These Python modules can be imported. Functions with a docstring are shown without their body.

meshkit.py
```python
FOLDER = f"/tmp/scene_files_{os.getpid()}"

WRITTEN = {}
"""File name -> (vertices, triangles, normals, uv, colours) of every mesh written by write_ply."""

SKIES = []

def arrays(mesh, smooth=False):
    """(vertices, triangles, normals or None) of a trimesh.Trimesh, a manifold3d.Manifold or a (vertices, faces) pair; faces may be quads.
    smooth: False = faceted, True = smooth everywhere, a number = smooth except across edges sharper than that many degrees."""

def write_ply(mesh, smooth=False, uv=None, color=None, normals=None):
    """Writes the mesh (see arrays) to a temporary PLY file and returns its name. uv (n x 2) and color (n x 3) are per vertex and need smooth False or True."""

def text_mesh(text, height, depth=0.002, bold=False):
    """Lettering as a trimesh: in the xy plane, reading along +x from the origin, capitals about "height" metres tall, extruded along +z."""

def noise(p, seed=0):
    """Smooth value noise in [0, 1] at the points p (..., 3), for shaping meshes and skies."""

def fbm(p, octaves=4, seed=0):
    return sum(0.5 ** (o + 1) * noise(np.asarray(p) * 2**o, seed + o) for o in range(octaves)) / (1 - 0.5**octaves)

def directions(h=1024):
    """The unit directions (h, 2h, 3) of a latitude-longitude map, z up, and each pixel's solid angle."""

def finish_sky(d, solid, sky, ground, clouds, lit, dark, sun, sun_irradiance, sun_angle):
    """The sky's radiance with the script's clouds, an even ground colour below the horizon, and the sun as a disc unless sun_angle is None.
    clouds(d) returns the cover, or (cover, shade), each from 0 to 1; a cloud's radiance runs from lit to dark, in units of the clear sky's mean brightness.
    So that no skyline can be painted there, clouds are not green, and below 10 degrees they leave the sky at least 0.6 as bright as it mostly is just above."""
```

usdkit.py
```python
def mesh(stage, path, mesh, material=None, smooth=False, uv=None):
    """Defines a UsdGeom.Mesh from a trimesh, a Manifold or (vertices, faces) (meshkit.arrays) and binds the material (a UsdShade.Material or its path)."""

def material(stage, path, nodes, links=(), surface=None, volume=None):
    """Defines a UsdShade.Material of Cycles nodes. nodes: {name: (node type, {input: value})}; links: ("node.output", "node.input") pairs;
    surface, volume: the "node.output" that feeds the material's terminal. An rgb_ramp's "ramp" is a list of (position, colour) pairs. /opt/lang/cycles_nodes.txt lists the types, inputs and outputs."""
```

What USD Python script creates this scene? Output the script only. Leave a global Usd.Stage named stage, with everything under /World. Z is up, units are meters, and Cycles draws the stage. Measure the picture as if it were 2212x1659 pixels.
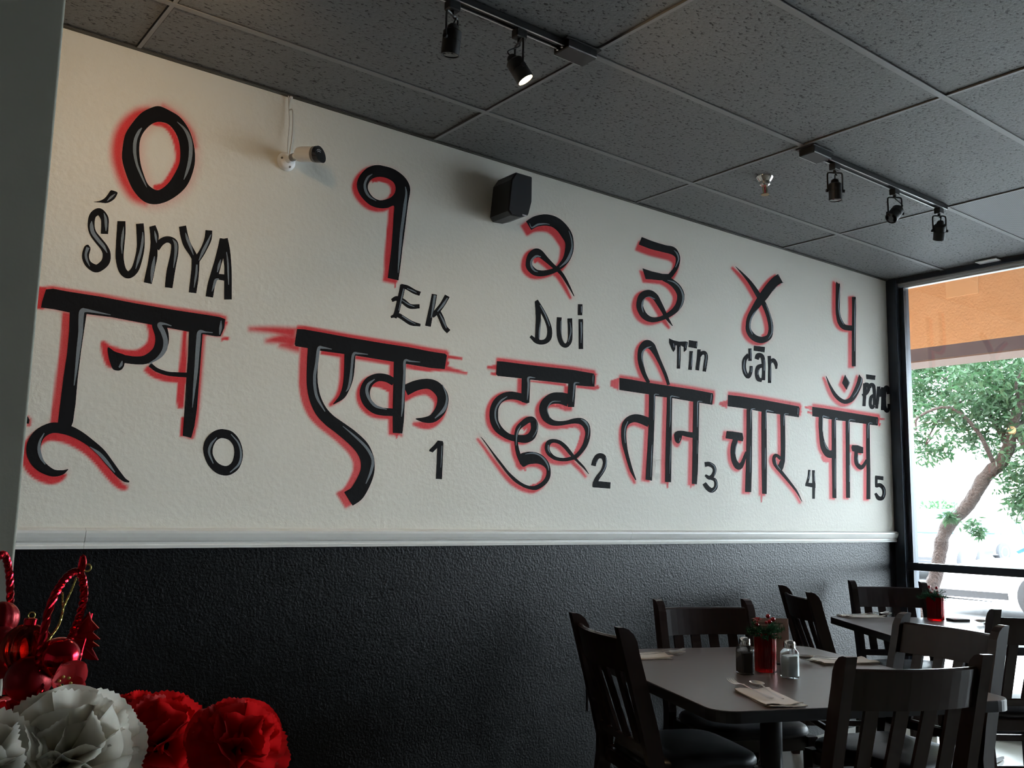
import math, random
import numpy as np, trimesh, usdkit, meshkit
import shapely
from shapely.geometry import Polygon
from shapely.ops import unary_union
from shapely import affinity
from scipy.spatial import cKDTree
from pxr import Usd, UsdGeom, UsdLux, UsdShade, Gf, Sdf, Vt

stage = Usd.Stage.CreateInMemory()
UsdGeom.SetStageUpAxis(stage, 'Z')
UsdGeom.SetStageMetersPerUnit(stage, 1.0)
UsdGeom.Xform.Define(stage, '/World')
stage.SetDefaultPrim(stage.GetPrimAtPath('/World'))
UsdGeom.Scope.Define(stage, '/World/Looks')
PI = math.pi

# ---------------------------------------------------------------- camera, sky, sun, exposure
W, H = 2212, 1659
F_PX, YAW, PITCH, ROLL = 1996.05, math.radians(52.1494), math.radians(7.7752), math.radians(1.1961)
EYE = 1.22
EXPOSURE = 5.6
fw = np.array([math.cos(YAW) * math.cos(PITCH), math.sin(YAW) * math.cos(PITCH), math.sin(PITCH)])
_r = np.array([math.sin(YAW), -math.cos(YAW), 0]); _u = np.cross(_r, fw)
cam_r = _r * math.cos(ROLL) + _u * math.sin(ROLL)
cam_u = -_r * math.sin(ROLL) + _u * math.cos(ROLL)
cam = UsdGeom.Camera.Define(stage, '/World/camera')
cam.CreateHorizontalApertureAttr(36.0)
cam.CreateVerticalApertureAttr(36.0 * H / W)
cam.CreateFocalLengthAttr(36.0 * F_PX / W)
cam.CreateClippingRangeAttr((0.02, 1000.0))
cam.CreateExposureAttr(EXPOSURE)
_m = Gf.Matrix4d(*[float(x) for x in (*cam_r, 0, *cam_u, 0, *(-fw), 0, 0, 0, EYE, 1)])
cam.AddTransformOp().Set(_m)

sky = UsdLux.DomeLight.Define(stage, '/World/sky_light')
sky.CreateColorAttr(Gf.Vec3f(0.80, 0.91, 1.0))
sky.CreateIntensityAttr(0.15)
SUN_AZ, SUN_EL = math.radians(-22), math.radians(30.5)
sun = UsdLux.DistantLight.Define(stage, '/World/sun_light')
sun.CreateAngleAttr(0.53)
sun.CreateColorAttr(Gf.Vec3f(1.0, 0.93, 0.81))
sun.CreateIntensityAttr(3.3)
sun.AddRotateXYZOp().Set(Gf.Vec3f(0, 90 - math.degrees(SUN_EL), math.degrees(SUN_AZ)))   # light travels along local -z


def ray(px, py):
    return fw + (px - W / 2) / F_PX * cam_r - (py - H / 2) / F_PX * cam_u


def on_plane(p, axis, value):
    """The point seen at pixel p on the plane where coordinate axis (0, 1, 2) has the given value."""
    d = ray(*p)
    o = np.array([0, 0, EYE])
    return o + d * ((value - o[axis]) / d[axis])


def at_depth(px, py, dist):
    d = ray(px, py)
    return np.array([0, 0, EYE]) + d / np.linalg.norm(d) * dist


# ---------------------------------------------------------------- naming helpers
used = {}


def numbered(parent, name):
    k = (parent, name)
    n = used.get(k, 0)
    used[k] = n + 1
    return f'{parent}/{name}' if n == 0 else f'{parent}/{name}_{n:03d}'


def tag(prim, label=None, cat=None, group=None, kind=None):
    for k, v in (('label', label), ('category', cat), ('group', group), ('kind', kind)):
        if v:
            prim.SetCustomDataByKey(k, v)
    return prim


def thing(name, label=None, cat=None, loc=(0, 0, 0), rz=0.0, group=None, kind=None):
    x = UsdGeom.Xform.Define(stage, numbered('/World', name))
    x.AddTranslateOp().Set(Gf.Vec3d(*[float(v) for v in loc]))
    x.AddRotateZOp().Set(float(rz))
    return tag(x.GetPrim(), label, cat, group, kind)


def obj(name, mesh, mat, parent=None, label=None, smooth=False, cat=None, group=None, kind=None, uv=None):
    path = numbered('/World' if parent is None else str(parent.GetPath()), name)
    m = usdkit.mesh(stage, path, mesh, mat, smooth=smooth, uv=uv)
    return tag(m.GetPrim(), label, cat, group, kind)


def dup(src, loc, rz, label, group=None):
    was = src.GetCustomData()
    x = UsdGeom.Xform.Define(stage, numbered('/World', src.GetName()))
    x.AddTranslateOp().Set(Gf.Vec3d(*[float(v) for v in loc]))
    x.AddRotateZOp().Set(float(rz))
    p = x.GetPrim()
    p.GetReferences().AddInternalReference(src.GetPath())
    p.SetInstanceable(True)
    p.SetCustomDataByKey('label', label)
    p.SetCustomDataByKey('category', was['category'])
    if group or was.get('group'):
        p.SetCustomDataByKey('group', group or was.get('group'))
    return p


# ---------------------------------------------------------------- mesh helpers
def cat_(*ms):
    return trimesh.util.concatenate([m for m in ms if m is not None])


def box(x0, x1, y0, y1, z0, z1, ch=0.0):
    """A box between bounds, its edges chamfered by ch."""
    if ch <= 0:
        m = trimesh.creation.box((x1 - x0, y1 - y0, z1 - z0))
        m.apply_translation(((x0 + x1) / 2, (y0 + y1) / 2, (z0 + z1) / 2))
        return m
    p = []
    for x, sx in ((x0, 1), (x1, -1)):
        for y, sy in ((y0, 1), (y1, -1)):
            for z, sz in ((z0, 1), (z1, -1)):
                p += [(x, y + sy * ch, z + sz * ch), (x + sx * ch, y, z + sz * ch), (x + sx * ch, y + sy * ch, z)]
    return trimesh.convex.convex_hull(np.array(p))


def frames(pts):
    p = np.asarray(pts, float)
    t = np.gradient(p, axis=0)
    t /= np.linalg.norm(t, axis=1, keepdims=True) + 1e-12
    n = np.zeros_like(p)
    a = np.cross(t[0], [0, 0, 1.0] if abs(t[0][2]) < .9 else [1.0, 0, 0])
    for i in range(len(p)):
        a = a - t[i] * (a @ t[i])
        a = a / (np.linalg.norm(a) + 1e-12)
        n[i] = a
    return p, t, n, np.cross(t, n)


def tube(pts, r, sides=8, caps=True, twist=None):
    p, t, n, b = frames(pts)
    r = np.broadcast_to(r, (len(p),)).astype(float)
    ang = np.arange(sides) * 2 * PI / sides
    v = p[:, None] + r[:, None, None] * (np.cos(ang)[None, :, None] * n[:, None] + np.sin(ang)[None, :, None] * b[:, None])
    return skin(v, caps)


def skin(v, caps=True, closed=True):
    """Quads between successive rings v (n, m, 3)."""
    k, s = v.shape[:2]
    i, j = np.meshgrid(np.arange(k - 1), np.arange(s if closed else s - 1), indexing='ij')
    q = np.stack([i * s + j, i * s + (j + 1) % s, (i + 1) * s + (j + 1) % s, (i + 1) * s + j], -1).reshape(-1, 4)
    f = np.vstack([q[:, [0, 1, 2]], q[:, [0, 2, 3]]])
    vv = v.reshape(-1, 3)
    if caps:
        c0, c1 = v[0].mean(0), v[-1].mean(0)
        n = len(vv)
        vv = np.vstack([vv, c0, c1])
        a = np.arange(s)
        f = np.vstack([f, np.stack([np.full(s, n), (a + 1) % s, a], 1), np.stack([np.full(s, n + 1), (k - 1) * s + a, (k - 1) * s + (a + 1) % s], 1)])
    m = trimesh.Trimesh(vv, f, process=False)
    return m


def lathe(profile, n=24, ribs=0, rib_amp=0.0):
    """Revolve (r, z) points round z; ribs flute the surface."""
    a = np.arange(n) * 2 * PI / n
    prof = np.asarray(profile, float)
    k = 1 + rib_amp * np.cos(a * ribs) if ribs else np.ones(n)
    v = np.stack([prof[:, None, 0] * (np.cos(a) * k)[None], prof[:, None, 0] * (np.sin(a) * k)[None], np.broadcast_to(prof[:, None, 1], (len(prof), n))], -1)
    return skin(v, caps=True)


def extrude(poly, h):
    gs = [g for g in getattr(poly, 'geoms', [poly]) if g.area > 1e-9]
    return cat_(*[trimesh.creation.extrude_polygon(g, h, engine='earcut') for g in gs])


def prism(pts, y0, y1):
    """Polygon of (x, z) points extruded along y."""
    m = extrude(Polygon(pts).buffer(0), y1 - y0)
    v = m.vertices.copy()
    m.vertices = np.stack([v[:, 0], y1 - v[:, 2], v[:, 1]], 1)
    return m


def placed(m, loc=(0, 0, 0), rz=0.0, rx=0.0, ry=0.0):
    m = m.copy()
    for a, ax in ((rx, (1, 0, 0)), (ry, (0, 1, 0)), (rz, (0, 0, 1))):
        if a:
            m.apply_transform(trimesh.transformations.rotation_matrix(math.radians(a), ax))
    m.apply_translation(loc)
    return m


def align(m, direction, loc):
    """Turn a mesh built along +z so that it points along direction."""
    m = m.copy()
    m.apply_transform(trimesh.geometry.align_vectors([0, 0, 1], np.asarray(direction, float)))
    m.apply_translation(loc)
    return m


def smooth_pts(pts, n=8, closed=False):
    """Catmull-Rom through the points (any dimension)."""
    p = np.asarray(pts, float)
    if closed:
        q = np.vstack([p[-1], p, p[0], p[1]])
    else:
        q = np.vstack([2 * p[0] - p[1], p, 2 * p[-1] - p[-2]])
    out = []
    u = np.linspace(0, 1, n, endpoint=False)[:, None]
    for i in range(1, len(q) - 2):
        a, b, c, d = q[i - 1:i + 3]
        out.append(.5 * (2 * b + (c - a) * u + (2 * a - 5 * b + 4 * c - d) * u ** 2 + (3 * b - a - 3 * c + d) * u ** 3))
    out = np.vstack(out)
    return out if closed else np.vstack([out, p[-1]])


# ---------------------------------------------------------------- materials
def mat(name, nodes, links=(), surface='p.BSDF'):
    return usdkit.material(stage, f'/World/Looks/{name}', nodes, links, surface=surface)


def plain(name, color, rough=.5, metal=0.0, **kw):
    return mat(name, {'p': ('principled_bsdf', {'base_color': color, 'roughness': rough, 'metallic': metal, **kw})})


def bumpy(name, color, rough, scale, strength, dist=.002, detail=3, color2=None, kscale=None, stretch=None, **kw):
    """A paint or plaster with a fine relief, its colour varying a little."""
    c2 = color2 or tuple(c * .9 for c in color)
    nodes = {'g': ('geometry', {}), 'n': ('noise_texture', {'scale': scale, 'detail': detail}), 'k': ('noise_texture', {'scale': kscale or scale * .05, 'detail': 3}),
             'b': ('bump', {'strength': strength, 'distance': dist}), 'm': ('mix_color', {'a': color, 'b': c2}),
             'p': ('principled_bsdf', {'roughness': rough, **kw})}
    links = [('n.fac', 'b.height'), ('b.normal', 'p.normal'), ('k.fac', 'm.fac'), ('m.result', 'p.base_color')]
    if stretch:
        nodes['mp'] = ('mapping', {'scale': stretch})
        links += [('g.position', 'mp.vector'), ('mp.vector', 'n.vector'), ('g.position', 'k.vector')]
    else:
        links += [('g.position', 'n.vector'), ('g.position', 'k.vector')]
    return mat(name, nodes, links)


M = {}
M['black_gloss_wall'] = bumpy('black_gloss_wall', (.003, .0034, .0045), .33, 120, .5, .004, color2=(.0045, .005, .006), specular_ior_level=.22)
M['partition'] = bumpy('partition_paint', (.34, .325, .27), .8, 160, .2, .001, specular_ior_level=.2)
M['trim_white'] = plain('trim_white', (.78, .77, .73), .32)
M['tile'] = mat('ceiling_tile', {
    'g': ('geometry', {}), 'oi': ('object_info', {}),
    'mp': ('mapping', {'scale': (1.0, 1.7, 1.0)}),
    'v': ('noise_texture', {'scale': 62, 'detail': 2.5, 'roughness': .55}),
    'r': ('rgb_ramp', {'ramp': [(0, (.02, .02, .02)), (.355, (.03, .03, .03)), (.40, (.16, .163, .163)), (1, (.195, .198, .198))]}),
    'b': ('bump', {'strength': .6, 'distance': .004}),
    'p': ('principled_bsdf', {'roughness': .6})},
    [('g.position', 'mp.vector'), ('mp.vector', 'v.vector'), ('v.fac', 'r.fac'), ('r.color', 'p.base_color'), ('v.fac', 'b.height'), ('b.normal', 'p.normal')])
M['tee'] = plain('ceiling_tee_paint', (.23, .232, .23), .5)
M['wall_angle'] = plain('wall_angle_paint', (.045, .045, .04), .5)
M['floor'] = bumpy('polished_floor', (.26, .235, .20), .25, 3, .02, .002)
M['bronze'] = plain('bronze_aluminium', (.035, .045, .062), .38, .3)  # bluish lift of the lens veil mixed into the frame colour
M['alu'] = plain('pale_aluminium', (.62, .63, .62), .35, .6)
M['black_metal'] = plain('black_metal', (.018, .018, .019), .42)
M['black_plastic'] = bumpy('black_plastic', (.012, .013, .016), .5, 900, .15, .0005)
M['chrome'] = plain('chrome', (.82, .80, .76), .14, 1.0)
M['steel'] = plain('stainless_steel', (.80, .77, .72), .30, 1.0)
M['brass'] = plain('sprinkler_brass', (.55, .42, .22), .3, 1.0)
M['white_plastic'] = plain('white_plastic', (.90, .90, .90), .3)
M['grey_plastic'] = plain('grey_plastic', (.22, .22, .22), .4)
M['cable'] = plain('cable_grey', (.62, .60, .55), .5)
M['glass_black'] = plain('black_lens_glass', (.006, .006, .008), .06)
M['led'] = plain('infrared_led', (.6, .6, .62), .2)
M['wood'] = mat('ebony_wood', {
    'tc': ('texture_coordinate', {}), 'mp': ('mapping', {'scale': (1, 1, .12)}), 'n': ('noise_texture', {'scale': 60, 'detail': 4, 'distortion': .6}),
    'm': ('mix_color', {'a': (.012, .008, .009), 'b': (.026, .015, .014)}), 'b': ('bump', {'strength': .08, 'distance': .001}),
    'p': ('principled_bsdf', {'roughness': .27})},
    [('tc.object', 'mp.vector'), ('mp.vector', 'n.vector'), ('n.fac', 'm.fac'), ('m.result', 'p.base_color'), ('n.fac', 'b.height'), ('b.normal', 'p.normal')])
M['vinyl'] = bumpy('black_vinyl', (.018, .018, .022), .38, 300, .25, .001)
M['laminate'] = bumpy('table_laminate', (.13, .105, .10), .33, 700, .06, .0004, color2=(.11, .09, .087), kscale=30)
M['edge'] = plain('table_edge_black', (.010, .010, .012), .35)
M['glass'] = mat('window_glass', {'t': ('transparent_bsdf', {'color': (.97, .985, .98)}), 'g': ('glossy_bsdf', {'color': (1, 1, 1), 'roughness': .0}), 'f': ('fresnel', {'IOR': 1.45}), 'x': ('mix_closure', {})},
                 [('f.fac', 'x.fac'), ('t.BSDF', 'x.closure1'), ('g.BSDF', 'x.closure2')], 'x.closure')
M['jar_glass'] = mat('jar_glass', {'t': ('transparent_bsdf', {'color': (.90, .93, .94)}), 'g': ('glossy_bsdf', {'color': (1, 1, 1), 'roughness': .04}), 'f': ('fresnel', {'IOR': 1.6}), 'x': ('mix_closure', {})},
                     [('f.fac', 'x.fac'), ('t.BSDF', 'x.closure1'), ('g.BSDF', 'x.closure2')], 'x.closure')
M['red_glass'] = mat('red_glass', {'t': ('transparent_bsdf', {'color': (.62, .012, .03)}), 'd': ('translucent_bsdf', {'color': (.70, .01, .02)}), 'g': ('glossy_bsdf', {'color': (1, .6, .6), 'roughness': .08}), 'f': ('fresnel', {'IOR': 1.5}), 'y': ('mix_closure', {'fac': .65}), 'x': ('mix_closure', {})},
                     [('t.BSDF', 'y.closure1'), ('d.BSDF', 'y.closure2'), ('f.fac', 'x.fac'), ('y.closure', 'x.closure1'), ('g.BSDF', 'x.closure2')], 'x.closure')
M['salt'] = plain('salt', (.75, .74, .71), .8)
M['pepper'] = bumpy('pepper', (.05, .045, .04), .8, 900, .5, .001, color2=(.12, .11, .10), kscale=700)
M['napkin'] = bumpy('paper_napkin', (.66, .60, .55), .8, 350, .2, .0008)
M['card'] = bumpy('menu_card', (.30, .22, .20), .6, 200, .05, .0004)
M['card_print'] = plain('menu_card_print', (.06, .04, .04), .6)
M['fir'] = mat('fir_sprig', {'d': ('diffuse_bsdf', {'color': (.02, .055, .035)}), 't': ('translucent_bsdf', {'color': (.02, .06, .03)}), 'x': ('mix_closure', {'fac': .35})}, [('d.BSDF', 'x.closure1'), ('t.BSDF', 'x.closure2')], 'x.closure')
M['berry'] = plain('red_berry', (.30, .008, .02), .25)
M['red_foil'] = plain('red_foil', (.62, .012, .03), .16, 1.0)
M['red_dark_foil'] = bumpy('red_dark_foil', (.32, .008, .014), .38, 500, .3, .0006, metallic=.55)
M['ornament_glass'] = mat('ornament_glass', {'t': ('transparent_bsdf', {'color': (.75, .14, .08)}), 'g': ('glossy_bsdf', {'color': (.95, .25, .18), 'roughness': .08}), 'f': ('fresnel', {'IOR': 2.4}), 'x': ('mix_closure', {})},
                          [('f.fac', 'x.fac'), ('t.BSDF', 'x.closure1'), ('g.BSDF', 'x.closure2')], 'x.closure')
M['gold'] = plain('gold_thread', (.62, .55, .16), .3, .8)
def petal_mat(name, c, tr):
    return mat(name, {'g': ('geometry', {}), 'n': ('noise_texture', {'scale': 140, 'detail': 3}), 'm': ('mix_color', {'a': c, 'b': tuple(x * .85 for x in c)}),
                      'd': ('principled_bsdf', {'roughness': .75}), 't': ('translucent_bsdf', {}), 'x': ('mix_closure', {'fac': tr})},
               [('g.position', 'n.vector'), ('n.fac', 'm.fac'), ('m.result', 'd.base_color'), ('m.result', 't.color'), ('d.BSDF', 'x.closure1'), ('t.BSDF', 'x.closure2')], 'x.closure')
M['white_petal'] = petal_mat('white_petal', (.90, .86, .77), .5)
M['red_petal'] = petal_mat('red_petal', (.75, .014, .016), .5)
M['pink_petal'] = petal_mat('pink_petal', (.66, .05, .06), .4)
M['stem'] = plain('flower_stem', (.06, .13, .05), .6)
M['stucco'] = bumpy('orange_stucco', (.66, .39, .215), .85, 45, .7, .006, color2=(.60, .35, .19), kscale=9)
M['stucco_smooth'] = bumpy('orange_panel', (.70, .43, .24), .7, 90, .12, .002)
M['plum'] = bumpy('plum_paint', (.13, .11, .14), .6, 60, .15, .002)
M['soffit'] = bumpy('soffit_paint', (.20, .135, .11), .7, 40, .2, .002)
M['pavement'] = bumpy('concrete_pavement', (.42, .40, .37), .85, 30, .3, .003)
M['asphalt'] = bumpy('asphalt', (.18, .18, .185), .9, 60, .5, .004)
M['bark'] = bumpy('bark', (.075, .052, .045), .85, 34, 1.0, .03, color2=(.045, .034, .032), kscale=14)
M['cut_wood'] = plain('cut_wood', (.65, .38, .18), .7)
M['leaf'] = mat('tree_leaf', {'oi': ('geometry', {}), 'r': ('rgb_ramp', {'ramp': [(0, (.045, .105, .045)), (.45, (.12, .20, .055)), (.8, (.34, .37, .10)), (1, (.50, .45, .16))]}),
                              'd': ('principled_bsdf', {'roughness': .45}), 't': ('translucent_bsdf', {}), 'x': ('mix_closure', {'fac': .5})},
                [('oi.random_per_island', 'r.fac'), ('r.color', 'd.base_color'), ('r.color', 't.color'), ('d.BSDF', 'x.closure1'), ('t.BSDF', 'x.closure2')], 'x.closure')
M['car_white'] = plain('car_white_paint', (.80, .81, .82), .25, coat_weight=.6)
M['car_blue'] = plain('car_blue_paint', (.05, .09, .16), .25, coat_weight=.6)
M['car_silver'] = plain('car_silver_paint', (.50, .52, .54), .3, .6)
M['car_glass'] = plain('car_glass', (.06, .15, .30), .15, specular_ior_level=.15)  # blue of the reflected sky put into the base colour, own reflection kept weak
M['tyre'] = plain('tyre', (.07, .07, .075), .9)  # rubber colour lightened to carry the washed look of lens veil
M['rim'] = plain('rim', (.55, .55, .56), .3, .9)
M['lamp_red'] = plain('lamp_red', (.5, .02, .02), .2)
M['counter'] = bumpy('counter_laminate', (.03, .028, .028), .4, 200, .05, .0005)
M['vase'] = plain('vase_ceramic', (.10, .012, .016), .3)
M['grille'] = plain('grille_paint', (.15, .152, .152), .5)
M['bulb'] = mat('lamp_bulb', {'e': ('emission', {'color': (1.0, .66, .30), 'strength': 4.0})}, surface='e.emission')
M['mural_black'] = bumpy('mural_black', (.010, .010, .012), .75, 55, .3, .003, specular_ior_level=.12)
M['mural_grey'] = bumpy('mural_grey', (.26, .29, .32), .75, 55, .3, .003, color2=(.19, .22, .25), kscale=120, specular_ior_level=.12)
M['shell_wall'] = plain('shell_wall_paint', (.45, .42, .37), .8)
# plaster whose colour carries the sprayed red of the mural (per-vertex amount "spray")
M['plaster'] = mat('mural_plaster', {
    'g': ('geometry', {}), 'n': ('noise_texture', {'scale': 55, 'detail': 3}), 'k': ('noise_texture', {'scale': 2.2, 'detail': 4}), 'f': ('noise_texture', {'scale': 420, 'detail': 2}),
    'b': ('bump', {'strength': .42, 'distance': .004}),
    'm': ('mix_color', {'a': (.80, .77, .69), 'b': (.76, .73, .65)}),
    'a': ('attribute', {'attribute': 'spray'}),
    'mr': ('math', {'math_type': 'multiply_add', 'value2': .35, 'value3': -.175}), 'ad': ('math', {'math_type': 'add'}), 'cl': ('math', {'math_type': 'multiply', 'use_clamp': True}),
    'e1': ('math', {'math_type': 'multiply', 'value2': 8.0, 'use_clamp': True}), 'e2': ('math', {'math_type': 'multiply'}),
    'x': ('mix_color', {'b': (.74, .016, .026)}),
    'p': ('principled_bsdf', {'roughness': .62})},
    [('g.position', 'n.vector'), ('g.position', 'k.vector'), ('g.position', 'f.vector'), ('n.fac', 'b.height'), ('b.normal', 'p.normal'), ('k.fac', 'm.fac'),
     ('f.fac', 'mr.value1'), ('a.fac', 'e1.value1'), ('mr.value', 'e2.value1'), ('e1.value', 'e2.value2'), ('a.fac', 'ad.value1'), ('e2.value', 'ad.value2'), ('ad.value', 'cl.value1'),
     ('cl.value', 'x.fac'), ('m.result', 'x.a'), ('x.result', 'p.base_color')])
UsdShade.Shader(stage.GetPrimAtPath('/World/Looks/mural_plaster/cl')).CreateInput('value2', Sdf.ValueTypeNames.Float).Set(1.0)

# ---------------------------------------------------------------- the mural: strokes traced on the photograph and laid on the wall plane
WALL_Y, CORNER_X, CEIL = 3.20, 5.63, EYE + 1.554
CROP = {0: (1462, 540, 2.949), 1: (160, 210, 5.53), 2: (160, 400, 5.53), 3: (40, 600, 4.424), 4: (40, 860, 4.424), 5: (740, 340, 5.53), 6: (800, 560, 4.424), 7: (530, 690, 4.424),
        8: (600, 820, 5.53), 9: (1100, 440, 5.53), 10: (1020, 770, 6.9125), 11: (1020, 840, 6.9125), 12: (1320, 720, 6.9125), 13: (1320, 860, 6.9125), 14: (1560, 560, 5.53), 15: (1540, 840, 6.9125), 16: (1720, 860, 6.9125)}
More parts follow.
